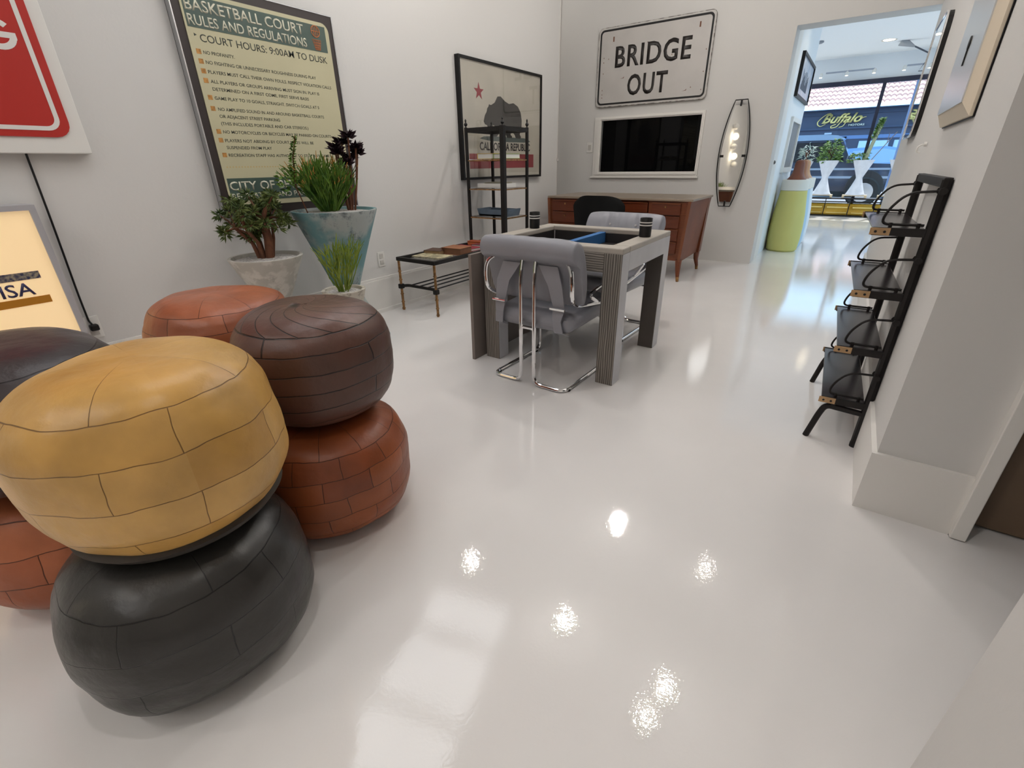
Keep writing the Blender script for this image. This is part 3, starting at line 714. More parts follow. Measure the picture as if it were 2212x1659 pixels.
# black desk chair seen from behind
root = thing('desk_chair', 'black upholstered chair with rounded back facing the wooden desk', 'chair', (-2.09, 4.47, 0), R_(3))
M_CHB = mat('black_upholstery', rgb(11, 12, 12), .8, spec=.2)
mb = MB()
nx, nz = 15, 10; g = []
for side in (0, 1):
    for j in range(nz+1):
        for i in range(nx+1):
            u = -1+2*i/nx; v = j/nz
            hw = .285*(1-.13*(1-v))*(1 if v < .72 else math.sqrt(max(0, 1-((v-.72)/.28)**2*.42)))
            x = u*hw; z = .44+v*.40-(.035*abs(u)**4*max(0, (v-.6)/.4)); y = -.02-.03*v+.10*u*u+(.05 if side else 0)*(1-abs(u)**6)*(1-abs(2*v-1)**8)
            g.append(mb.bm.verts.new((x, y, z)))
S = (nx+1)*(nz+1)
for side in (0, 1):
    for j in range(nz):
        for i in range(nx):
            k = side*S+j*(nx+1)+i; mb.bm.faces.new((g[k], g[k+1], g[k+nx+2], g[k+nx+1]))
bmesh.ops.remove_doubles(mb.bm, verts=mb.bm.verts, dist=.002); mb.build('backrest', M_CHB, root, smooth=True, sharp=60)
mb = MB(); mb.box(-.25, .25, 0, .46, .37, .47, .04, 4); mb.build('seat', M_CHB, root, smooth=True)
for sx in (-1, 1):
    for y in (.05, .41): MB().tube([(sx*.20, y, .38), (sx*.23, y+(.02 if y > .2 else -.02), 0)], .016, 8, True, .011).build('leg', M_BLACK, root, smooth=True)

# ================================================================== BRASS AND BLACK LEATHER SHELF TABLE (low bench + tower)
root = thing('etagere_table', 'low glass table with brass bamboo legs and tall black glass-shelf tower', 'etagere', (0, 0, 0))
M_LEA = mat('black_stitched_leather', rgb(22, 19, 17), .55, spec=.3, bump_s=120, bump=.1)
XA, XB = -3.0, -2.60; Y0, Y1, Y2 = 2.665, 3.62, 4.0
for x in (XA, XB):
    for y in (Y0, Y1, Y2):
        mb = MB(); mb.tube([(x, y, 0), (x, y, .44)], .0105, 10)
        for z in (.015, .07, .14, .26, .33): mb.tube([(x, y, z-.004), (x, y, z+.004)], .0145, 10)
        lg = mb.build('bamboo_leg', M_BRASS, root, smooth=True)
        MB().box(x-.02, x+.02, y-.02, y+.02, .185, .225, .006).build('leather_joint', M_LEA, lg)
mb = MB(); mb.box(XA-.014, XB+.014, Y0-.014, Y0+.014, .417, .447, .003).box(XA-.014, XB+.014, Y2-.014, Y2+.014, .417, .447, .003)
mb.box(XA-.014, XA+.014, Y0, Y2, .417, .447, .003).box(XB-.014, XB+.014, Y0, Y2, .417, .447, .003); mb.build('top_frame', M_LEA, root)
MB().box(XA+.012, XB-.012, Y0+.012, Y2-.012, .426, .434).build('glass_top', M_GLASS, root)
for y, s in ((Y0, 1), (Y1, -1)):
    mb = MB(); mb.tube(fillet([(XA, y, .205), (XA+.03, y+s*.05, .205), (XB-.03, y+s*.05, .205), (XB, y, .205)], .03), .013, 8); mb.build('stretcher', M_LEA, root, smooth=True)
for k in range(4):
    x = XA+.06+k*(XB-XA-.12)/3; MB().tube([(x, Y0+.05, .208), (x, Y1-.05, .208)], .006, 8).build('rod', M_BLACK, root, smooth=True)
for x in (XA, XB):
    for y in (Y1, Y2):
        r = .021 if (x == XB and y == Y1) else .012
        mb = MB(); mb.box(x-r, x+r, y-r, y+r, .44, 1.425, .004); p = mb.build('tower_post', M_LEA, root)
        MB().lathe([(.010, 0), (.006, .008), (.012, .014), (.017, .024), (.010, .036), (.004, .042), (.009, .052), (.004, .064), (.001, .066)], 12, (x, y, 1.424)).build('finial', M_BLACK, p, smooth=True)
mb = MB()
for z0, z1 in ((1.385, 1.42),):
    mb.box(XA, XB, Y1-.01, Y1+.01, z0, z1).box(XA, XB, Y2-.01, Y2+.01, z0, z1).box(XA-.01, XA+.01, Y1, Y2, z0, z1).box(XB-.01, XB+.01, Y1, Y2, z0, z1)
mb.build('tower_top_frame', M_LEA, root)
SH = (1.165, .925, .678)
for z in SH:
    mb = MB()
    mb.box(XA, XB, Y1-.006, Y1+.006, z-.010, z).box(XA, XB, Y2-.006, Y2+.006, z-.010, z).box(XA-.006, XA+.006, Y1, Y2, z-.010, z).box(XB-.006, XB+.006, Y1, Y2, z-.010, z)
    fr = mb.build('shelf_rim', M_BRASS, root)
    MB().box(XA+.004, XB-.004, Y1+.004, Y2-.004, z, z+.006).build('glass_shelf', M_GLASS, fr)
def book(label, loc, sx, sy, h, cov, page=None, rz=0, group=None, cat='book'):
    r = thing('book', label, cat, loc, rz, group)
    mb = MB(); mb.box(-sx/2, sx/2, -sy/2, sy/2, 0, .003).box(-sx/2, sx/2, -sy/2, sy/2, h-.003, h).box(-sx/2, -sx/2+.003, -sy/2, sy/2, 0, h); mb.build('cover', cov, r)
    MB().box(-sx/2+.003, sx/2-.005, -sy/2+.005, sy/2-.005, .003, h-.003).build('pages', page or M_WHITE, r); return r
mC = lambda n, c: mat(n, c, .55, noise_s=20, noise_amt=.12)
G_ = 'books lying on the tower shelf and low table'
book('white book with yellow cover lying on the top shelf of the tower', (-2.86, 3.80, SH[0]+.007), .16, .23, .045, mC('yellow_cover', rgb(214, 178, 66)), None, R_(4), G_)
book('lime green and white book lying on the top shelf of the tower', (-2.685, 3.80, SH[0]+.007), .13, .23, .040, mC('lime_cover', rgb(140, 166, 60)), None, R_(-3), G_)
r = thing('display_tray', 'white rectangular tray on the middle tower shelf', 'tray', (-2.80, 3.79, SH[1]+.007))
mb = MB(); mb.box(-.15, .15, -.10, .10, 0, .008); mb.box(-.15, .15, -.10, -.094, .008, .036).box(-.15, .15, .094, .10, .008, .036).box(-.15, -.144, -.094, .094, .008, .036).box(.144, .15, -.094, .094, .008, .036); mb.build('tray_body', M_WHITE, r)
MB().box(-.10, .13, -.06, .07, .009, .046, .006).build('grey_insert', mC('speckled_grey', rgb(120, 116, 100)), r)
mb = MB(); mb.prism([(-.165, 0), (.165, 0), (.185, .062), (.165, .062), (.150, .014), (-.150, .014), (-.165, .062), (-.185, .062)], -.10, .10); mb.box(-.16, .16, -.10, -.094, .0, .058).box(-.16, .16, .094, .10, .0, .058)
tag(mb.build('shallow_bowl', mC('slate_blue_glaze', rgb(92, 108, 124)), None, (-2.79, 3.80, SH[2]+.007)), 'slate blue shallow rectangular bowl on the lowest tower shelf', 'bowl')
z = .4345
book('cream patterned booklet at the near end of the low glass table', (-2.80, 2.86, z), .30, .17, .012, mat('cream_patterned_cover', rgb(206, 196, 160), .5, noise_s=38, color2=rgb(120, 112, 84), noise_amt=.5), None, R_(6), G_)
book('dark brown worn book beside the cream booklet on the low table', (-2.885, 3.0, z), .16, .15, .035, mC('dark_worn_cover', rgb(78, 52, 38)), mC('tan_pages', rgb(160, 130, 96)), R_(12), G_)
book('thick tan leather book in the middle of the low glass table', (-2.735, 3.10, z), .20, .17, .055, mC('tan_cover', rgb(150, 98, 66)), mC('brown_pages', rgb(124, 84, 58)), R_(4), G_)
book('magenta red book on the low glass table past the tan book', (-2.81, 3.30, z), .26, .16, .022, mC('magenta_cover', rgb(146, 48, 62)), None, R_(-4), G_)
book('dark maroon book next to the magenta book on the low table', (-2.735, 3.44, z), .17, .08, .03, mC('maroon_cover', rgb(104, 40, 48)), None, R_(3), G_)
r = thing('leather_pouch', 'orange brown leather pouch at the far end of the low glass table', 'pouch', (-2.80, 3.56, z), R_(5))
MB().box(-.15, .15, -.06, .06, 0, .036, .012, 3).build('pouch_body', mC('orange_leather', rgb(188, 92, 48)), r, smooth=True)
MB().box(-.15, .15, -.062, .03, .034, .041, .003).build('flap', mC('orange_leather_dark', rgb(166, 78, 40)), r)

# ================================================================== GAME TABLE
T_APR = grain('combed_grey_oak_apron', rgb(150, 143, 134), rgb(96, 90, 84), 'Z', 26, 5.0)
T_LEG = grain('combed_grey_oak_leg', rgb(142, 136, 128), rgb(90, 84, 78), 'X', 26, 4.0)
T_PLN = mat('plain_grey_oak', rgb(196, 196, 200), .5, noise_s=6, noise_amt=.07)
T_TOP = mat('grey_oak_top', rgb(172, 165, 155), .45, noise_s=9, noise_amt=.08)
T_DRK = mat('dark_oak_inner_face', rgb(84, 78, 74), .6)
root = thing('game_table', 'square grey combed oak game table with a sunken black board', 'table', (-1.315, 2.60, 0), R_(1.2))
hx, hy, zt = .43, .395, .742; ix, iy = .335, .30; ap = .125
mb = MB(); mb.box(-hx, hx, -hy, -iy, zt-.03, zt, .006).box(-hx, hx, iy, hy, zt-.03, zt, .006).box(-hx, -ix, -iy, iy, zt-.03, zt, .006).box(ix, hx, -iy, iy, zt-.03, zt, .006); mb.build('table_top', T_TOP, root)
for y_ in (-hy, hy-.03): MB().box(-hx+.10, hx-.10, y_, y_+.03, zt-ap, zt-.028).build('apron', T_APR, root)
for x_ in (hx-.03, -hx): MB().box(x_, x_+.03, -hy+.10, hy-.10, zt-ap, zt-.028).build('side_apron', T_PLN, root)
for sx in (-1, 1):
    for sy in (-1, 1):
        x0, x1 = sorted((sx*hx, sx*(hx-.102))); y0, y1 = sorted((sy*hy, sy*(hy-.102)))
        lg = MB().box(x0, x1, y0, y1, 0, zt-.028, .004).build('leg', T_LEG, root)
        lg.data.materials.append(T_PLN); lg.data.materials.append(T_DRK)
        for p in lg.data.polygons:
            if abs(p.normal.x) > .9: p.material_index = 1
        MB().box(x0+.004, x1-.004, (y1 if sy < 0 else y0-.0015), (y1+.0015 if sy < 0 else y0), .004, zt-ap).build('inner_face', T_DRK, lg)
M_WELL = mat('black_board', rgb(34, 31, 31), .45)
mb = MB(); mb.box(-ix-.02, ix+.02, -iy-.02, iy+.02, zt-.10, zt-.085); mb.box(-ix-.02, -ix, -iy, iy, zt-.085, zt-.03).box(ix, ix+.02, -iy, iy, zt-.085, zt-.03).box(-ix, ix, -iy-.02, -iy, zt-.085, zt-.03).box(-ix, ix, iy, iy+.02, zt-.085, zt-.03); mb.build('sunken_board', M_WELL, root)
MB().box(.0, .042, -iy, iy, zt-.085, zt-.02, .002).build('divider', mat('blue_felt_divider', rgb(40, 98, 156), .7), root)
mb = MB(); mb.box(.10, .24, -iy+.002, -iy+.022, zt-.07, zt-.004)
for k, x in enumerate((-.30, -.18, -.06, .13, .22)):
    mb.prism([(x, -iy+.03), (x+.05, -iy+.03), (x+.025, iy*.6)], zt-.085, zt-.083, 'XY'); mb.prism([(x, iy-.03), (x+.05, iy-.03), (x+.025, -iy*.3+.1)], zt-.085, zt-.0832, 'XY')
mb.build('board_points', mat('brown_point', rgb(92, 72, 56), .6), root)
MB().box(.12, .21, -iy+.004, -iy+.05, zt-.06, zt-.012, .004).build('cream_block', mat('ivory_block', rgb(206, 198, 180), .5), root)
def cup(label, x, y):
    r = thing('dice_cup', label, 'cup', (x, y, zt+.0005), 0, 'dice cups on the game table')
    MB().lathe([(.030, 0), (.033, .004), (.034, .098), (.032, .101), (.029, .099), (.028, .01)], 28).build('cup_body', M_BLACK, r, smooth=True)
    for z in (.060, .075): MB().lathe([(.0336, z), (.0348, z+.001), (.0348, z+.005), (.0336, z+.006)], 28, cap0=False, cap1=False).build('white_band', mat('white_band', rgb(220, 216, 212), .4), r, smooth=True)
cup('black dice cup with two white bands on the right corner of the game table', -.937, 2.665)
cup('black dice cup with two white bands on the far left edge of the game table', -1.695, 2.70)
mb = MB(); mb.box(-.011, .011, 0, .86, 0, .655, .002)
tag(mb.build('table_panel', mat('grey_veneer_panel', rgb(122, 112, 106), .5, noise_s=4, noise_amt=.1), None, (-1.772, 2.105, 0), (0, R_(.6), R_(1))), 'thin grey removable table panel standing upright against the game table', 'panel')

# ================================================================== CHROME AND GREY LEATHER CHAIRS
def sling_chair(label, loc, rz):
    """local +y is the way the sitter faces; the back stands at y = 0"""
    root = thing('sling_chair', label, 'chair', loc, rz, 'grey leather sling chairs at the game table')
    for s in (-1, 1):
        p = [(s*.04, .02, .70), (s*.042, .0, .60), (s*.042, 0, .012), (s*.235, 0, .012), (s*.235, .50, .012), (s*.235, .50, .40), (s*.235, .10, .46), (s*.262, .0, .51), (s*.265, -.012, .60), (s*.255, -.005, .665), (s*.19, .03, .71)]
        f = MB().tube(fillet(p, .055), .0105, 10).build('tube_frame', M_CHROME, root, smooth=True)
        MB().tube(fillet([(s*.235, .34, .43), (s*.25, .2, .50), (s*.25, .47, .535), (s*.235, .50, .40)], .05), .0095, 8).build('arm_tube', M_CHROME, f, smooth=True)
        for q in ((s*.235, .05, .012), (s*.235, .45, .012)): MB().lathe([(.0125, 0), (.0125, .012), (.0108, .014)], 10, (q[0], q[1], -.001)).build('floor_glide', M_BLACK, f)
        # leather strap from the headrest down under the seat
        st = [(s*.12, .035, .66), (s*.135, .012, .58), (s*.165, .035, .47)]
        mb = MB()
        for wdt, a, b in ((.055, st[0], st[1]), (.05, st[1], st[2])): pass
        L0 = [(s*.055, .018, .665), (s*.12, .006, .57), (s*.15, .010, .465)]; L1 = [(s*.165, .018, .665), (s*.20, .006, .57), (s*.215, .010, .465)]
        for k in range(2): mb.face((L0[k], L1[k], L1[k+1], L0[k+1]))
        g = bmesh.ops.extrude_face_region(mb.bm, geom=list(mb.bm.faces))
        for v in [e for e in g['geom'] if isinstance(e, bmesh.types.BMVert)]: v.co.y += .007
        mb.build('upper_strap', M_GREY, root)
        mb = MB(); L0 = [(s*.15, .006, .455), (s*.155, -.006, .40), (s*.165, .0, .335), (s*.17, .06, .305)]; L1 = [(s*.215, .006, .455), (s*.205, -.006, .40), (s*.215, .0, .335), (s*.22, .06, .305)]
        for k in range(3): mb.face((L0[k], L1[k], L1[k+1], L0[k+1]))
        g = bmesh.ops.extrude_face_region(mb.bm, geom=list(mb.bm.faces))
        for v in [e for e in g['geom'] if isinstance(e, bmesh.types.BMVert)]: v.co.y += .006
        lo = mb.build('lower_strap', M_GREY, root)
        MB().tube([(s*.14, -.004, .46), (s*.225, -.004, .46)], .007, 8).build('strap_buckle', M_CHROME, lo, smooth=True)
    MB().tube([(-.042, 0, .33), (.042, 0, .33)], .007, 8).build('cross_bar', M_CHROME, root, smooth=True)
    # back cushion: thick roll over the top and a tufted face to the sitter
    def back_xs(u):
        """outline (y, z) of the cushion at width fraction u"""
        k = 1-.10*abs(u)**6
        out = [(.005, .685), (-.032, .70), (-.050, .74), (-.036, .785), (.0, .806), (.045, .795), (.085, .75), (.125, .62), (.135, .52), (.125, .455), (.095, .452), (.075, .52), (.05, .62), (.03, .672)]
        cy, cz = .04, .66
        return [(cy+(y-cy)*k, cz+(z-cz)*k) for y, z in out]
    mb = MB(); rings = []; N = 64
    for i in range(N+1):
        u = -1+2*i/N; e = 1 if abs(u) < .985 else .90
        rr = []
        for y, z in back_xs(u):
            tu = 0
            for bx in (-.38, .30):
                d2 = ((u-bx)*.285/.05)**2+((z-.725)/.05)**2; tu += math.exp(-d2)*(.022 if y > .06 else 0)
            wr = .011*math.sin(22*u+26*z*(1 if u > 0 else -1))*math.exp(-(min(abs(u+.38), abs(u-.30))/.30)**2) if y > .04 and z > .5 else 0
            rr.append(mb.bm.verts.new((u*.285, .04+(y-.04)*e-tu+wr, .66+(z-.66)*e)))
        rings.append(rr)
    for a, b in zip(rings, rings[1:]):
        n = len(a)
        for k in range(n): mb.bm.faces.new((a[k], a[(k+1) % n], b[(k+1) % n], b[k]))
    mb.bm.faces.new(rings[0][::-1]); mb.bm.faces.new(rings[-1])
    o = mb.build('back_cushion', M_GREY, root, smooth=True, sharp=70)
    sb = o.modifiers.new('s', 'SUBSURF'); sb.levels = 1; sb.render_levels = 1
    for bx in (-.38, .30): MB().lathe([(.001, .0), (.008, .003), (.008, .006)], 10).build('tuft_button', mat('pale_button', rgb(190, 188, 190), .3), o, (bx*.285, .080, .725), (R_(-80), 0, 0), smooth=True)
    mb = MB(); mb.box(-.245, .245, .02, .54, .315, .455, .055, 5)
    for v in mb.bm.verts:
        if v.co.z > .4: v.co.z -= .03*(1-((v.co.x)/.25)**2)+.03*(1-(v.co.y/.5))
        else: v.co.z += .02*(v.co.y)
    mb.build('seat_cushion', M_GREY, root, smooth=True, sharp=70)
    return root
ch = sling_chair('grey leather sling chair seen from behind at the near side of the game table', (-1.287, 1.985, 0), R_(-1))
ch2 = copy_tree(ch); ch2.location = (-1.335, 3.375, 0); ch2.rotation_euler = (0, 0, R_(178))
ch2['label'] = 'grey leather sling chair with tufted front at the far side of the game table'

# ================================================================== RIGHT WALL: SHELF, MIRROR, BOX FRAME
M_SHF = mat('dark_brown_shelf', rgb(42, 36, 38), .22, spec=.6)
M_IRON = mat('black_iron', rgb(17, 12, 11), .5, spec=.35)
M_PLY = mat('birch_plate', rgb(172, 138, 98), .5, noise_s=30, noise_amt=.2)
root = thing('wall_shelf_unit', 'black iron shelf unit with four dark shelves standing against the right wall', 'shelf unit', (.238, 2.225, 0), R_(2.2))
SL = .66; SZ = (.895, .665, .435, .205)
for y in (0, SL):
    tag_ = MB().tube([(0, y, .0), (0, y, 1.055)], .0155, 8).build('upright', M_IRON, root, smooth=True)
    MB().tube([(0, y, 0), (0, y, .02)], .017, 10).build('foot', M_BLACKM, tag_, smooth=True)
    f = MB().tube(fillet([(0, y, .155), (-.14, y, .165), (-.155, y, .12), (-.18, y, 0)], .06), .0125, 10).build('leg', M_IRON, root, smooth=True)
    MB().tube([(-.115, y, .158), (-.115, y, .20)], .010, 8).build('strut', M_IRON, root, smooth=True)
    for z in SZ:
        mb = MB(); mb.tube([(-.006, y-.028, z+.125), (-.006, y+.028, z+.125)], .008, 8).tube([(-.006, y-.031, z+.125), (-.006, y-.025, z+.125)], .012, 8).tube([(-.006, y+.025, z+.125), (-.006, y+.031, z+.125)], .012, 8); mb.build('clamp', M_IRON, root, smooth=True)
MB().box(-.012, .012, -.012, SL+.012, 1.03, 1.062, .003).build('top_rail', M_IRON, root)
for z in SZ:
    sh = MB().box(-.165, -.012, -.004, SL+.004, z-.006, z, .002).build('shelf', M_SHF, root)
    for y_ in (-.012, SL+.004): MB().box(-.165, -.012, y_, y_+.008, z-.026, z+.002).build('side_rail', M_IRON, sh)
    for y in (-.0145, SL+.0145):
        pl = MB().box(-.172, -.112, y-.002, y+.002, z-.024, z+.001, .001).build('end_plate', M_PLY, sh)
        for x in (-.155, -.128): MB().tube([(x, y-.004, z-.012), (x, y+.004, z-.012)], .0045, 8).build('screw', M_BLACKM, pl)
    for y in (.008, SL-.008):
        mb = MB(); mb.tube(fillet([(-.02, y, z+.012), (-.145, y, z+.012), (-.135, y, z+.06), (-.095, y, z+.118), (.0, y, z+.125)], .035), .0045, 8)
        a = mb.build('bookend_rod', M_IRON, sh, smooth=True)
        MB().tube([(-.115, y, z), (-.115, y, z+.018)], .006, 8).tube([(-.035, y, z), (-.035, y, z+.018)], .006, 8).build('rod_clip', M_IRON, a)

# chrome-edged mirror on the right wall
root = thing('surf_mirror', 'slim rounded mirror with a dark edge on the right wall past the shelf', 'mirror', (.233, 4.95, 0), R_(-89.5))
o_ = rrect(-.42, .42, 1.265, 1.98, .14, 8)
mb = MB(); mb.prism(o_, -.028, 0); mb.build('dark_edge', M_BLACK, root)
mb = MB(); mb.prism(rrect(-.412, .412, 1.273, 1.972, .135, 8), -.034, -.028); mb.build('mirror_glass', M_MIRROR, root)
mb = MB(); mb.tube([(x, -.032, z) for x, z in o_]+[(o_[0][0], -.032, o_[0][1])], .007, 6); mb.build('chrome_rim', M_CHROME, root, smooth=True)
# bevelled box frame with metal face
root = thing('bevelled_wall_box', 'cream slanted-edge wall box with a silver metal face on the right wall', 'wall box', (.2475, 2.67, 0), R_(-89.5))
M_CRM = mat('cream_painted_frame', rgb(226, 212, 190), .5)
mb = MB(); O = [(-.38, 1.245), (.38, 1.245), (.38, 2.35), (-.38, 2.35)]; I = [(-.32, 1.288), (.335, 1.288), (.335, 2.30), (-.32, 2.30)]; D = .036
for k in range(4):
    j = (k+1) % 4; mb.face([(O[k][0], 0, O[k][1]), (O[j][0], 0, O[j][1]), (O[j][0], -.012, O[j][1]), (O[k][0], -.012, O[k][1])])
    mb.face([(O[k][0], -.012, O[k][1]), (O[j][0], -.012, O[j][1]), (I[j][0], -D, I[j][1]), (I[k][0], -D, I[k][1])])
mb.face([(x, 0, z) for x, z in O]); mb.face([(x, -D, z) for x, z in I]); mb.build('bevelled_frame', M_CRM, root)
mb = MB(); mb.box(-.318, .333, -D-.004, -D, 1.290, 2.29); fp = mb.build('metal_face', mat('satin_aluminium', (.72, .72, .72, 1), .32, 1.0), root)
mb = MB(); mb.lathe([(.022, 0), (.022, .004)], 16); mb.box(-.008, .008, -.07, 0, 0, .004); mb.build('keyhole_slot', M_BLACKM, fp, (.02, -D-.0035, 1.50), (R_(90), 0, 0))
MB().box(-.384, .386, -.003, 0, 1.240, 2.352).build('back_plate', M_BLACK, root)
mb = MB(); mb.tube([(0, 0, 0), (0, -.012, 0)], .012, 10); mb.tube(fillet([(0, -.012, .0), (0, -.035, -.01), (0, -.035, -.035), (0, -.018, -.04)], .012), .004, 8)
tag(mb.build('wall_hook', M_WHITE, None, (.240, 3.55, 1.19), (0, 0, R_(-90)), smooth=True), 'small white hook on the right wall below the silver faced wall box', 'hook')

# ================================================================== FRONT ROOM
# framed print and small window on the front room's left wall (local -y faces +X)
root = thing('framed_print', 'narrow dark framed print on the left wall of the front room', 'framed print', (-.91, 7.92, 0), LW)
mb = MB(); ring_frame(mb, (-.66, .66, 1.82, 2.27), (-.63, .63, 1.85, 2.24), -.035, 0); mb.build('frame', M_BLACK, root)
MB().box(-.63, .63, -.02, -.004, 1.85, 2.24).build('print_sheet', mat('blue_grey_print', rgb(150, 164, 184), .3, noise_s=6, color2=rgb(196, 196, 204), noise_amt=.3), root)
mb = MB()
for k in range(22): x = -.4+k*.03; mb.box(x, x+.012, -.022, -.02, 1.92, 1.92+.05+.16*abs(math.sin(k*1.7)))
mb.build('skyline_lines', mat('dark_line_print', rgb(88, 96, 110), .5), root)
root = struct(thing('window_4', 'small white framed window in the left wall of the front room', 'window', (-.91, 7.93, 0), LW))
mb = MB(); ring_frame(mb, (-.46, .46, .98, 1.62), (-.40, .40, 1.04, 1.57), -.03, 0); mb.build('window_frame', M_TRIM, root)
mb = MB(); mb.box(-.40, .40, -.008, -.003, 1.04, 1.57); mb.build('pane', mat('grey_pane', rgb(120, 118, 118), .5), root)
tag(MB().lathe([(.022, 0), (.022, .006), (.016, .010), (.010, .016)], 20).build('door_bolt', mat('dull_steel', rgb(96, 92, 88), .4, .8), None, (-.894, 6.68, 1.105), (0, R_(90), 0), smooth=True), 'small round steel bolt cap on the white jamb beside the opening', 'bolt')

# row of urns with bell-shaped stoppers
def urn(label, y, c, wood):
    r = thing('bell_urn', label, 'urn', (-.705, y, 0), 0, 'bell-topped urns in a row')
    MB().lathe([(.165, 0), (.185, .02), (.198, .15), (.200, .30), (.190, .48), (.172, .62), (.160, .72), (.156, .765)], 40).build('body', c, r, smooth=True)
    MB().lathe([(.152, .765), (.160, .772), (.160, .888), (.154, .897), (.10, .897)], 40).build('collar', mat('cream_collar', rgb(214, 210, 200), .5), r, smooth=True)
    MB().lathe([(.112, .897), (.108, .905), (.082, .94), (.064, .985), (.058, 1.04), (.056, 1.085), (.046, 1.115), (.02, 1.128), (.002, 1.13)], 32).build('bell_stopper', wood, r, smooth=True)
urn('lime green urn with a red brown bell stopper, nearest of its row', 7.55, mat('lime_green_glaze', rgb(196, 188, 108), .55), mat('red_brown_wood', rgb(112, 60, 38), .5))
urn('pale blue urn right behind the lime green urn', 7.97, mat('pale_blue_glaze', rgb(170, 196, 214), .55), mat('mid_brown_wood', rgb(150, 98, 64), .5))
urn('white urn at the far end behind the pale blue urn', 8.39, mat('white_glaze', rgb(214, 220, 226), .55), mat('light_brown_wood', rgb(186, 142, 104), .5))

# long gold bench with black rails at the street window
root = thing('gold_bench', 'long glossy gold bench with black rails under the street window', 'bench', (-.2, 13.02, 0))
M_GOLD = mat('glossy_gold_lacquer', rgb(176, 138, 40), .12, .35, noise_s=5, noise_amt=.2)
mb = MB(); mb.box(-1.3, 1.5, -.08, .12, .025, .265, .03, 4); mb.build('bench_body', M_GOLD, root, smooth=True)
for k in range(6):
    x = -1.05+k*.47; mb = MB(); mb.box(x-.19, x+.19, -.094, -.078, .07, .085, .004).box(x-.19, x+.19, -.094, -.078, .17, .20, .006); mb.build('louvre', mat('pale_gold', rgb(226, 200, 120), .15, .5), root)
for z in (.012, .30, .36): MB().tube([(-1.35, -.10, z), (1.55, -.10, z)], .011, 8).build('rail', M_BLACK, root, smooth=True)
for k in range(7):
    x = -1.25+k*.45; MB().tube([(x, -.10, 0), (x, -.10, .37)], .008, 8).build('post', M_BLACK, root, smooth=True)
MB().box(-1.35, 1.55, -.10, .14, .366, .378, .002).build('bench_top', mat('dark_top', rgb(70, 66, 70), .3), root)
def stand_planter(x, lab, lab2):
    s = thing('planter_stand', lab2, 'stand', (x, 13.02, .379), 0, 'wooden planter stands')
    mb = MB(); mb.box(-.22, .22, -.09, .09, .038, .058)
    mb.build('stand_top', mat('pale_wood', rgb(206, 184, 148), .5), s)
    for sx in (-1, 1): MB().box(sx*.20-.02, sx*.20+.02, -.08, .08, 0, .038).build('leg', mat('pale_wood', rgb(206, 184, 148), .5), s)
    return planter(lab, (x, 13.02, .4375), .19, .67, M_WHITEP, wz=.5, wr=.30, group='white planters at the street window')
stand_planter(-.68, 'white hourglass planter with a bushy green plant at the street window', 'pale wooden stand under the leftmost window planter')
stand_planter(-.06, 'white hourglass planter with a tall cactus stem at the street window', 'pale wooden stand under the middle window planter')
stand_planter(.56, 'white hourglass planter half hidden by the right wall at the window', 'pale wooden stand under the rightmost window planter')
def bush(label, loc, n, sx, h, m, rs, ln=.09, w=.02):
    rnd = random.Random(rs); r = thing('leafy_plant', label, 'plant', loc); f = MB(); st = MB()
    for k in range(9):
        t = k*2.4; st.tube([(0, 0, -.04), (math.cos(t)*sx*.4, math.sin(t)*sx*.4, h*.6)], .005, 5)
    for k in range(n):
        t = rnd.uniform(0, 2*PI); rr = sx*math.sqrt(rnd.random()); z = rnd.uniform(-.02, h)*(1-.4*(rr/sx)**2)
        leaf(f, Vector((rr*math.cos(t), rr*math.sin(t), z)), Vector((math.cos(t), math.sin(t), rnd.uniform(-.3, .9))), ln*rnd.uniform(.6, 1.1), w, rnd)
    st.build('stems', M_BARK, r); f.build('foliage', m, r); return r
M_BUSH = leafmat('bush_green', rgb(120, 150, 84), rgb(70, 104, 44))
bush('bushy bright green plant in the left window planter', (-.68, 13.02, 1.10), 420, .19, .42, M_BUSH, 21)
rnd = random.Random(4); r = thing('cactus_stem', 'tall grey green cactus stem leaning in the middle window planter', 'plant', (-.06, 13.02, 1.10))
MB().tube([(.0, 0, -.04), (.05, 0, .25), (.12, 0, .62)], .042, 10, True, .03).build('stem', mat('grey_green_stem', rgb(150, 158, 130), .7), r, smooth=True)
f = MB()
for k in range(110):
    t = k*2.4; leaf(f, Vector((.06+.07*(k/110), 0, .40+.36*k/110)), Vector((math.cos(t), math.sin(t), .6)), .08, .02, rnd)
for k in range(120):
    t = k*2.4; leaf(f, Vector((rnd.uniform(-.28, .05), rnd.uniform(-.1, .1), rnd.uniform(-.04, .14))), Vector((math.cos(t), math.sin(t), .2)), .08, .018, rnd)
f.build('leaves', M_BUSH, r)
MB().tube([(.10, 0, -.02), (.30, .02, .32), (.42, .02, .52)], .008, 6).tube([(.30, .02, .32), (.30, 0, .50)], .006, 6).build('bare_twig', mat('grey_twig', rgb(120, 110, 110), .8), r)
bush('silvery spiky plant on the sill behind the urns', (-1.12, 13.0, 1.12), 110, .11, .34, M_SILV, 33, .11, .014)
planter('white hourglass planter behind the urns holding a silvery plant', (-1.12, 13.02, .379), .15, .72, M_WHITEP, wz=.5, wr=.30, group='white planters at the street window')

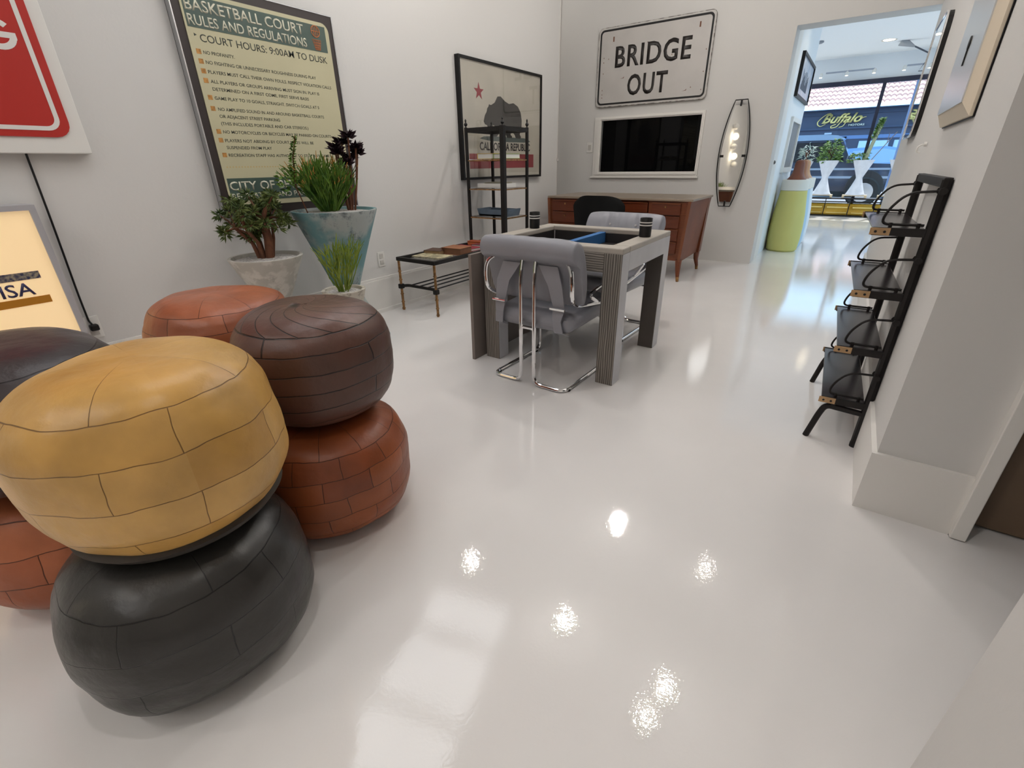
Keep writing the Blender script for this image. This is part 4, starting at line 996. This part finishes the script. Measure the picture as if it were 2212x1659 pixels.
# track lights, downlights, detector
M_LAMP = mat('lamp_glow', rgb(255, 236, 200), .5, emit=(1, .86, .62, 1), emit_s=14)
for k, (x0, x1, xs) in enumerate(((-1.12, -.30, (-1.20, -.75, -.30)), (.20, .95, (.17, .6)))):
    root = thing('track_light', ('track light bar with spot lamps above the street window, left one', 'track light bar with spot lamps above the street window, right one')[k], 'track light', (0, 13.0, 2.70), 0, 'track lights above the street window')
    MB().box(x0, x1, -.02, .02, .02, .045).build('track', mat('grey_track', rgb(150, 156, 168), .4), root)
    for x in xs:
        h = MB().lathe([(.028, -.02), (.034, .03), (.02, .06)], 16, (x, 0, -.02)).build('lamp_head', M_WHITE, root, smooth=True)
        MB().lathe([(.026, 0), (.001, -.004)], 16, (x, 0, -.042), cap0=False).build('bulb', M_LAMP, h)
    MB().box((x0+x1)/2-.02, (x0+x1)/2+.02, -.02, .2, .045, .06).build('bracket', M_WHITE, root)
for x, y in ((-.18, 11.85), (-.25, 7.4)):
    root = thing('ceiling_downlight', 'round warm downlight in the front room ceiling, %s' % {11.85: 'nearest the street', 7.4: 'just past the opening'}[y], 'downlight', (x, y, 3.0), 0, 'downlights in the front room ceiling')
    MB().lathe([(.11, -.006), (.12, -.001), (.085, -.001)], 28, cap0=False, cap1=False).build('trim_ring', M_WHITE, root, smooth=True)
    MB().lathe([(.085, -.003), (.001, -.003)], 28, cap0=False).build('lens', M_LAMP, root)
    light('downlight_lamp', 'SPOT', (x, y, 2.98), 25, (1, .84, .62), .05, rot=(0, 0, 0), spot=120)
tag(MB().lathe([(.06, 0), (.065, -.02), (.04, -.035), (.001, -.036)], 24, cap0=True).build('smoke_detector', mat('grey_detector', rgb(128, 132, 140), .5), None, (-1.17, 11.2, 3.0), smooth=True), 'small grey smoke detector on the front room ceiling', 'smoke detector')
root = thing('wall_spot_lamp', 'cone shaped grey wall lamp on a jointed arm near the street window', 'wall lamp', (.55, 12.2, 2.60))
MB().lathe([(.07, 0), (.072, .01), (.018, .22), (.012, .24)], 24).build('cone_shade', mat('grey_cone', rgb(150, 152, 156), .4), root, (-.55, -.1, .40), (0, R_(116), 0), smooth=True)
mb = MB(); mb.tube([(-.34, -.1, .30), (.12, -.05, .06)], .012, 8).tube([(.12, -.05, .06), (-.12, 0, .06), (-.18, 0, -.07), (.2, 0, -.07)], .008, 8).tube([(.12, -.05, .06), (.5, 0, -.06)], .01, 8); mb.build('arm', mat('dark_arm', rgb(70, 74, 84), .4), root, smooth=True)
MB().tube([(.45, 0, -.06), (.45, 0, .40)], .02, 10).box(.40, .50, -.05, .05, .38, .40).build('mount', M_WHITE, root)

# main-room ceiling spots (floor sparkles, plus unseen ones added as fill) and their light
for i, (x, y, e, kind) in enumerate(((-2.76, 3.04, 15, 'SPOT'), (-1.58, 4.60, 33, 'POINT'), (-.44, 4.48, 5, 'POINT'), (-.385, 2.87, 20, 'POINT'), (-1.46, 2.97, 24, 'POINT'), (-.45, 2.55, 12, 'SPOT'), (-1.2, -1.2, 26, 'SPOT'), (-2.4, -1.4, 26, 'SPOT'), (-.3, .2, 28, 'SPOT'), (-3.6, 5.6, 3, 'POINT'))):  # recess lamp is added out of view to brighten the back wall
    words = ('over the planters', 'over the desk', 'before the opening', 'over the shelf unit', 'over the game table', 'beside the shelf unit', 'added as fill behind the viewer', 'added as fill, rear left', 'added as fill above the viewer', 'added unseen in the corner recess')
    root = thing('ceiling_spot', 'round ceiling spot lamp %s' % words[i], 'ceiling spot', (x, y, CEIL+.03), 0, 'ceiling spots in the main room')
    MB().lathe([(.045, 0), (.045, -.05), (.036, -.052), (.031, -.02)], 24, cap1=False).build('can', M_WHITE, root, smooth=True)
    MB().lathe([(.03, -.045), (.001, -.045)], 24, cap0=False).build('lens', M_LAMP, root)
    light('spot_lamp', kind, (x, y, CEIL-.07), e, (1, .955, .91), .028, spot=150, blend=.8)
# globe lamps and a red panel on the left wall behind the viewer (seen in the mirror)
for i, (y, z) in enumerate(((-2.2, 1.95), (-2.3, 1.72), (-2.35, 1.48), (-2.5, 1.25), (-2.75, 1.05))):
    root = thing('globe_wall_lamp', 'white globe wall lamp on the left wall, %s from the top' % ('first', 'second', 'third', 'fourth', 'fifth')[i], 'wall lamp', (LX, y, z), 0, 'globe wall lamps')
    MB().lathe([(.05, 0), (.05, .02)], 20).build('back_plate', M_CHROME, root, (0, 0, 0), (0, R_(90), 0))
    mb = MB(); mb.lathe([(.02, 0), (.06, .03), (.075, .075), (.06, .12), (.02, .148), (.001, .15)], 24); mb.build('globe', M_LAMP if i in (1, 3) else M_WHITE, root, (.018, 0, 0), (0, R_(90), 0), smooth=True)

# ================================================================== STREET
sbox('ground_street', (-30, 30, 13.3, 60, -.22, -.12), mat('asphalt', rgb(120, 120, 124), .9, noise_s=3, noise_amt=.15))
sbox('ground_sidewalk', (-30, 30, 13.3, 15.4, -.12, -.02), mat('pavement', rgb(176, 172, 166), .9))
# shop across the street
M_NAVY = mat('navy_facade', rgb(58, 64, 86), .7)
M_NAVY2 = mat('navy_facade_trim', rgb(46, 56, 82), .6)
root = thing('shop_building', 'navy blue shop front with a pink clay tile roof across the street', 'building', (0, 30, -.12))
MB().box(-14, 12, 0, 6, 0, 3.4).build('facade', M_NAVY, root)
mb = MB(); mb.box(-14, 12, -.10, 0, 2.58, 2.66).box(-14, 12, -.06, 0, 3.2, 3.40).box(-14, 12, -.43, 0, 3.38, 3.42).box(-14, 12, -.05, 0, 0, .5); mb.build('cornice', M_NAVY2, root)
MB().box(-3.2, 12, -.02, 0, 2.15, 2.3).build('awning_band', mat('mid_blue_band', rgb(92, 116, 160), .6), root)
mb = MB(); nx = 640; rows = 8; g = []
for j in range(rows*2):
    row = j//2; end = j % 2
    for i in range(nx+1):
        x = -9+15*i/nx; s = .07*abs(math.sin(PI*(x/.20)))**.8
        y = -.42+.36*(row+end); zz = 3.42+.20*(row+end)+s+(.06 if end == 0 else 0)
        g.append(mb.bm.verts.new((x, y, zz)))
for j in range(rows*2-1):
    for i in range(nx):
        k = j*(nx+1)+i; mb.bm.faces.new((g[k], g[k+1], g[k+nx+2], g[k+nx+1]))
mb.build('tile_roof', mat('clay_tiles', rgb(216, 170, 158), .8, noise_s=2, noise_amt=.18), root)
mb = MB(); mb.box(-14, 12, 2.6, 2.9, 4.2, 5.75); mb.build('added_upper_storey', mat('beige_upper_wall', rgb(150, 144, 136), .8), root)  # set-back wall added for the grey band it gives in the floor reflection
d = MB().box(-2.75, -1.15, -.04, 0, 0, 2.2).build('doorway', mat('dark_doorway', rgb(36, 28, 38), .5), root)
mb = MB(); mb.box(-2.8, -2.72, -.06, 0, 0, 2.25).box(-1.18, -1.10, -.06, 0, 0, 2.25).box(-2.8, -1.1, -.06, 0, 2.2, 2.26); mb.build('door_surround', M_NAVY2, d)
MB().box(-.55, 1.9, -.04, 0, 1.1, 2.05).build('shop_window', mat('pale_window', rgb(180, 204, 226), .1), root)
mb = MB(); mb.box(.62, .80, -.07, 0, .4, 2.1).box(-.6, 2.0, -.07, 0, .95, 1.10); mb.build('window_frame', M_NAVY2, root)
MB().box(-4.6, -3.1, -.03, 0, 1.9, 2.06).build('street_notice', mat('pale_notice', rgb(160, 180, 210), .6), root)
MB().box(-2.05, -1.75, -.05, 0, 2.38, 2.45).build('number_plaque', mat('plaque', rgb(170, 180, 196), .6), root)
# gold script sign: thick strokes along drawn letter paths, plus small capitals
M_GSIGN = mat('gold_sign_letters', rgb(226, 196, 120), .35, .3)
mb = MB()
text_mb(mb, 'Buffalo', -2.28, 2.86, .40, 1.62, -.10, .03, .028, shear=.45)
s_ = [(-2.42, 2.80), (-2.46, 2.92), (-2.30, 3.12), (-2.10, 3.26), (-1.96, 3.28)]
mb.tube(fillet([(x, -.11, z) for x, z in s_], .1), .026, 6, True, .012)
mb.tube(fillet([(x, -.11, z) for x, z in ((-2.42, 2.80), (-2.30, 2.72), (-2.10, 2.82))], .06), .022, 6, True, .012)
mb.tube(fillet([(x, -.11, z) for x, z in ((-1.50, 2.86), (-1.62, 2.68), (-1.84, 2.64), (-1.86, 2.72), (-1.66, 2.80))], .06), .022, 6)
mb.tube(fillet([(x, -.11, z) for x, z in ((-1.28, 2.86), (-1.36, 2.70), (-1.52, 2.66))], .06), .018, 6)
mb.tube(fillet([(x, -.11, z) for x, z in ((-.70, 2.98), (-.62, 3.04), (-.52, 3.06))], .04), .016, 6)
mb.build('script_lettering', M_GSIGN, root)
mb = MB(); text_mb(mb, 'MOTORS', -1.14, 2.70, .085, .62, -.10, .02, .02); mb.build('small_lettering', mat('pale_sign_letters', rgb(214, 208, 190), .5), root)
# dark off-road car parked outside
root = thing('offroad_car', 'dark boxy off-road car parked outside the street window', 'car', (-1.2, 18.2, -.12))
M_CAR = mat('dark_blue_black_paint', rgb(38, 48, 66), .12, coat=.8, spec=.6)
M_ROOF = mat('car_roof_paint', rgb(120, 140, 164), .15, coat=.8)
M_CGL = mat('car_glass', rgb(18, 22, 28), .05, spec=.7)
prof = [(-3.2, .45), (1.95, .45), (2.02, .62), (2.0, 1.02), (1.9, 1.10), (.82, 1.16), (.52, 1.72), (-3.2, 1.72)]
mb = MB(); mb.prism([(-3.2, .42), (2.0, .42), (2.04, .62), (2.02, 1.02), (1.92, 1.12), (.80, 1.17), (-3.2, 1.17)], -.88, .88); mb.build('body', M_CAR, root)
mb = MB(); mb.prism([(-3.2, 1.17), (.82, 1.17), (.50, 1.76), (-3.2, 1.76)], -.80, .80); mb.build('cabin', M_CAR, root)
mb = MB(); mb.prism([(-3.2, 1.755), (.44, 1.755), (.52, 1.80), (.36, 1.87), (0, 1.90), (-3.2, 1.91)], -.82, .82); mb.build('roof', M_ROOF, root)
for x0, x1 in ((-.78, .50), (-2.2, -.95)):
    mb = MB(); mb.prism([(x0, 1.20), (x1+.16 if x1 > 0 else x1, 1.20), (x1-.10 if x1 > 0 else x1, 1.70), (x0, 1.70)], -.812, -.80); mb.build('side_window', M_CGL, root)
mb = MB(); mb.box(-3.2, 2.02, -.90, -.88, .98, 1.03).box(-3.2, 2.02, -.905, -.88, .76, .82); mb.build('side_trim', mat('car_trim', rgb(150, 160, 176), .3, .4), root)
for x in (1.28, -1.9):
    mb = MB(); mb.lathe([(.44, -.01), (.45, .0), (.45, .02), (.44, .025)], 36); mb.build('wheel_arch', mat('arch_black', rgb(20, 20, 24), .5), root, (x, -.885, .52), (R_(90), 0, 0))
    w = MB().lathe([(.30, -.02), (.38, -.01), (.40, .08), (.40, .22), (.36, .26), (.26, .24), (.10, .22)], 36).build('wheel', M_BLACKM, root, (x, -.70, .40), (R_(90), 0, 0), smooth=True)
    MB().lathe([(.24, .225), (.25, .245), (.05, .25)], 24).build('hub', M_ALU, w, smooth=True)
MB().box(.70, .86, -1.02, -.84, 1.18, 1.36, .03).build('wing_mirror', M_CAR, root)
MB().box(-.55, -.40, -.92, -.88, 1.05, 1.09, .01).build('door_handle', M_CHROME, root)
# light blue car further off
root = thing('compact_car', 'pale blue rounded car with a big headlight beyond the off-road car', 'car', (.9, 23.0, -.12))
M_CAR2 = mat('light_blue_paint', rgb(120, 160, 214), .15, coat=.8)
mb = MB(); mb.prism([(-2.3, .3), (1.9, .3), (2.0, .6), (1.85, .92), (.9, 1.12), (.15, 1.55), (-.5, 1.66), (-1.6, 1.60), (-2.3, 1.2)], -.85, .85); mb.build('body', M_CAR2, root)
mb = MB(); mb.prism([(-1.5, 1.13), (.72, 1.13), (.12, 1.47), (-.5, 1.58), (-1.4, 1.52)], -.86, -.85); mb.build('side_window', mat('sky_glass', rgb(150, 180, 214), .05, spec=.7), root)
MB().lathe([(.16, 0), (.15, .05), (.08, .09), (.001, .10)], 24).build('headlight', M_CHROME, root, (1.45, -.84, .84), (R_(90), 0, 0), smooth=True)
mb = MB(); mb.prism([(-.2, 1.60), (.15, 1.55), (.95, 1.12), (.8, 1.10)], -.8, .8); mb.build('windscreen', mat('sky_glass', rgb(150, 180, 214), .05, spec=.7), root)
for x in (1.25, -1.5): MB().lathe([(.33, 0), (.34, .02), (.34, .2), (.30, .22)], 30).build('wheel', M_BLACKM, root, (x, -.68, .34), (R_(90), 0, 0), smooth=True)
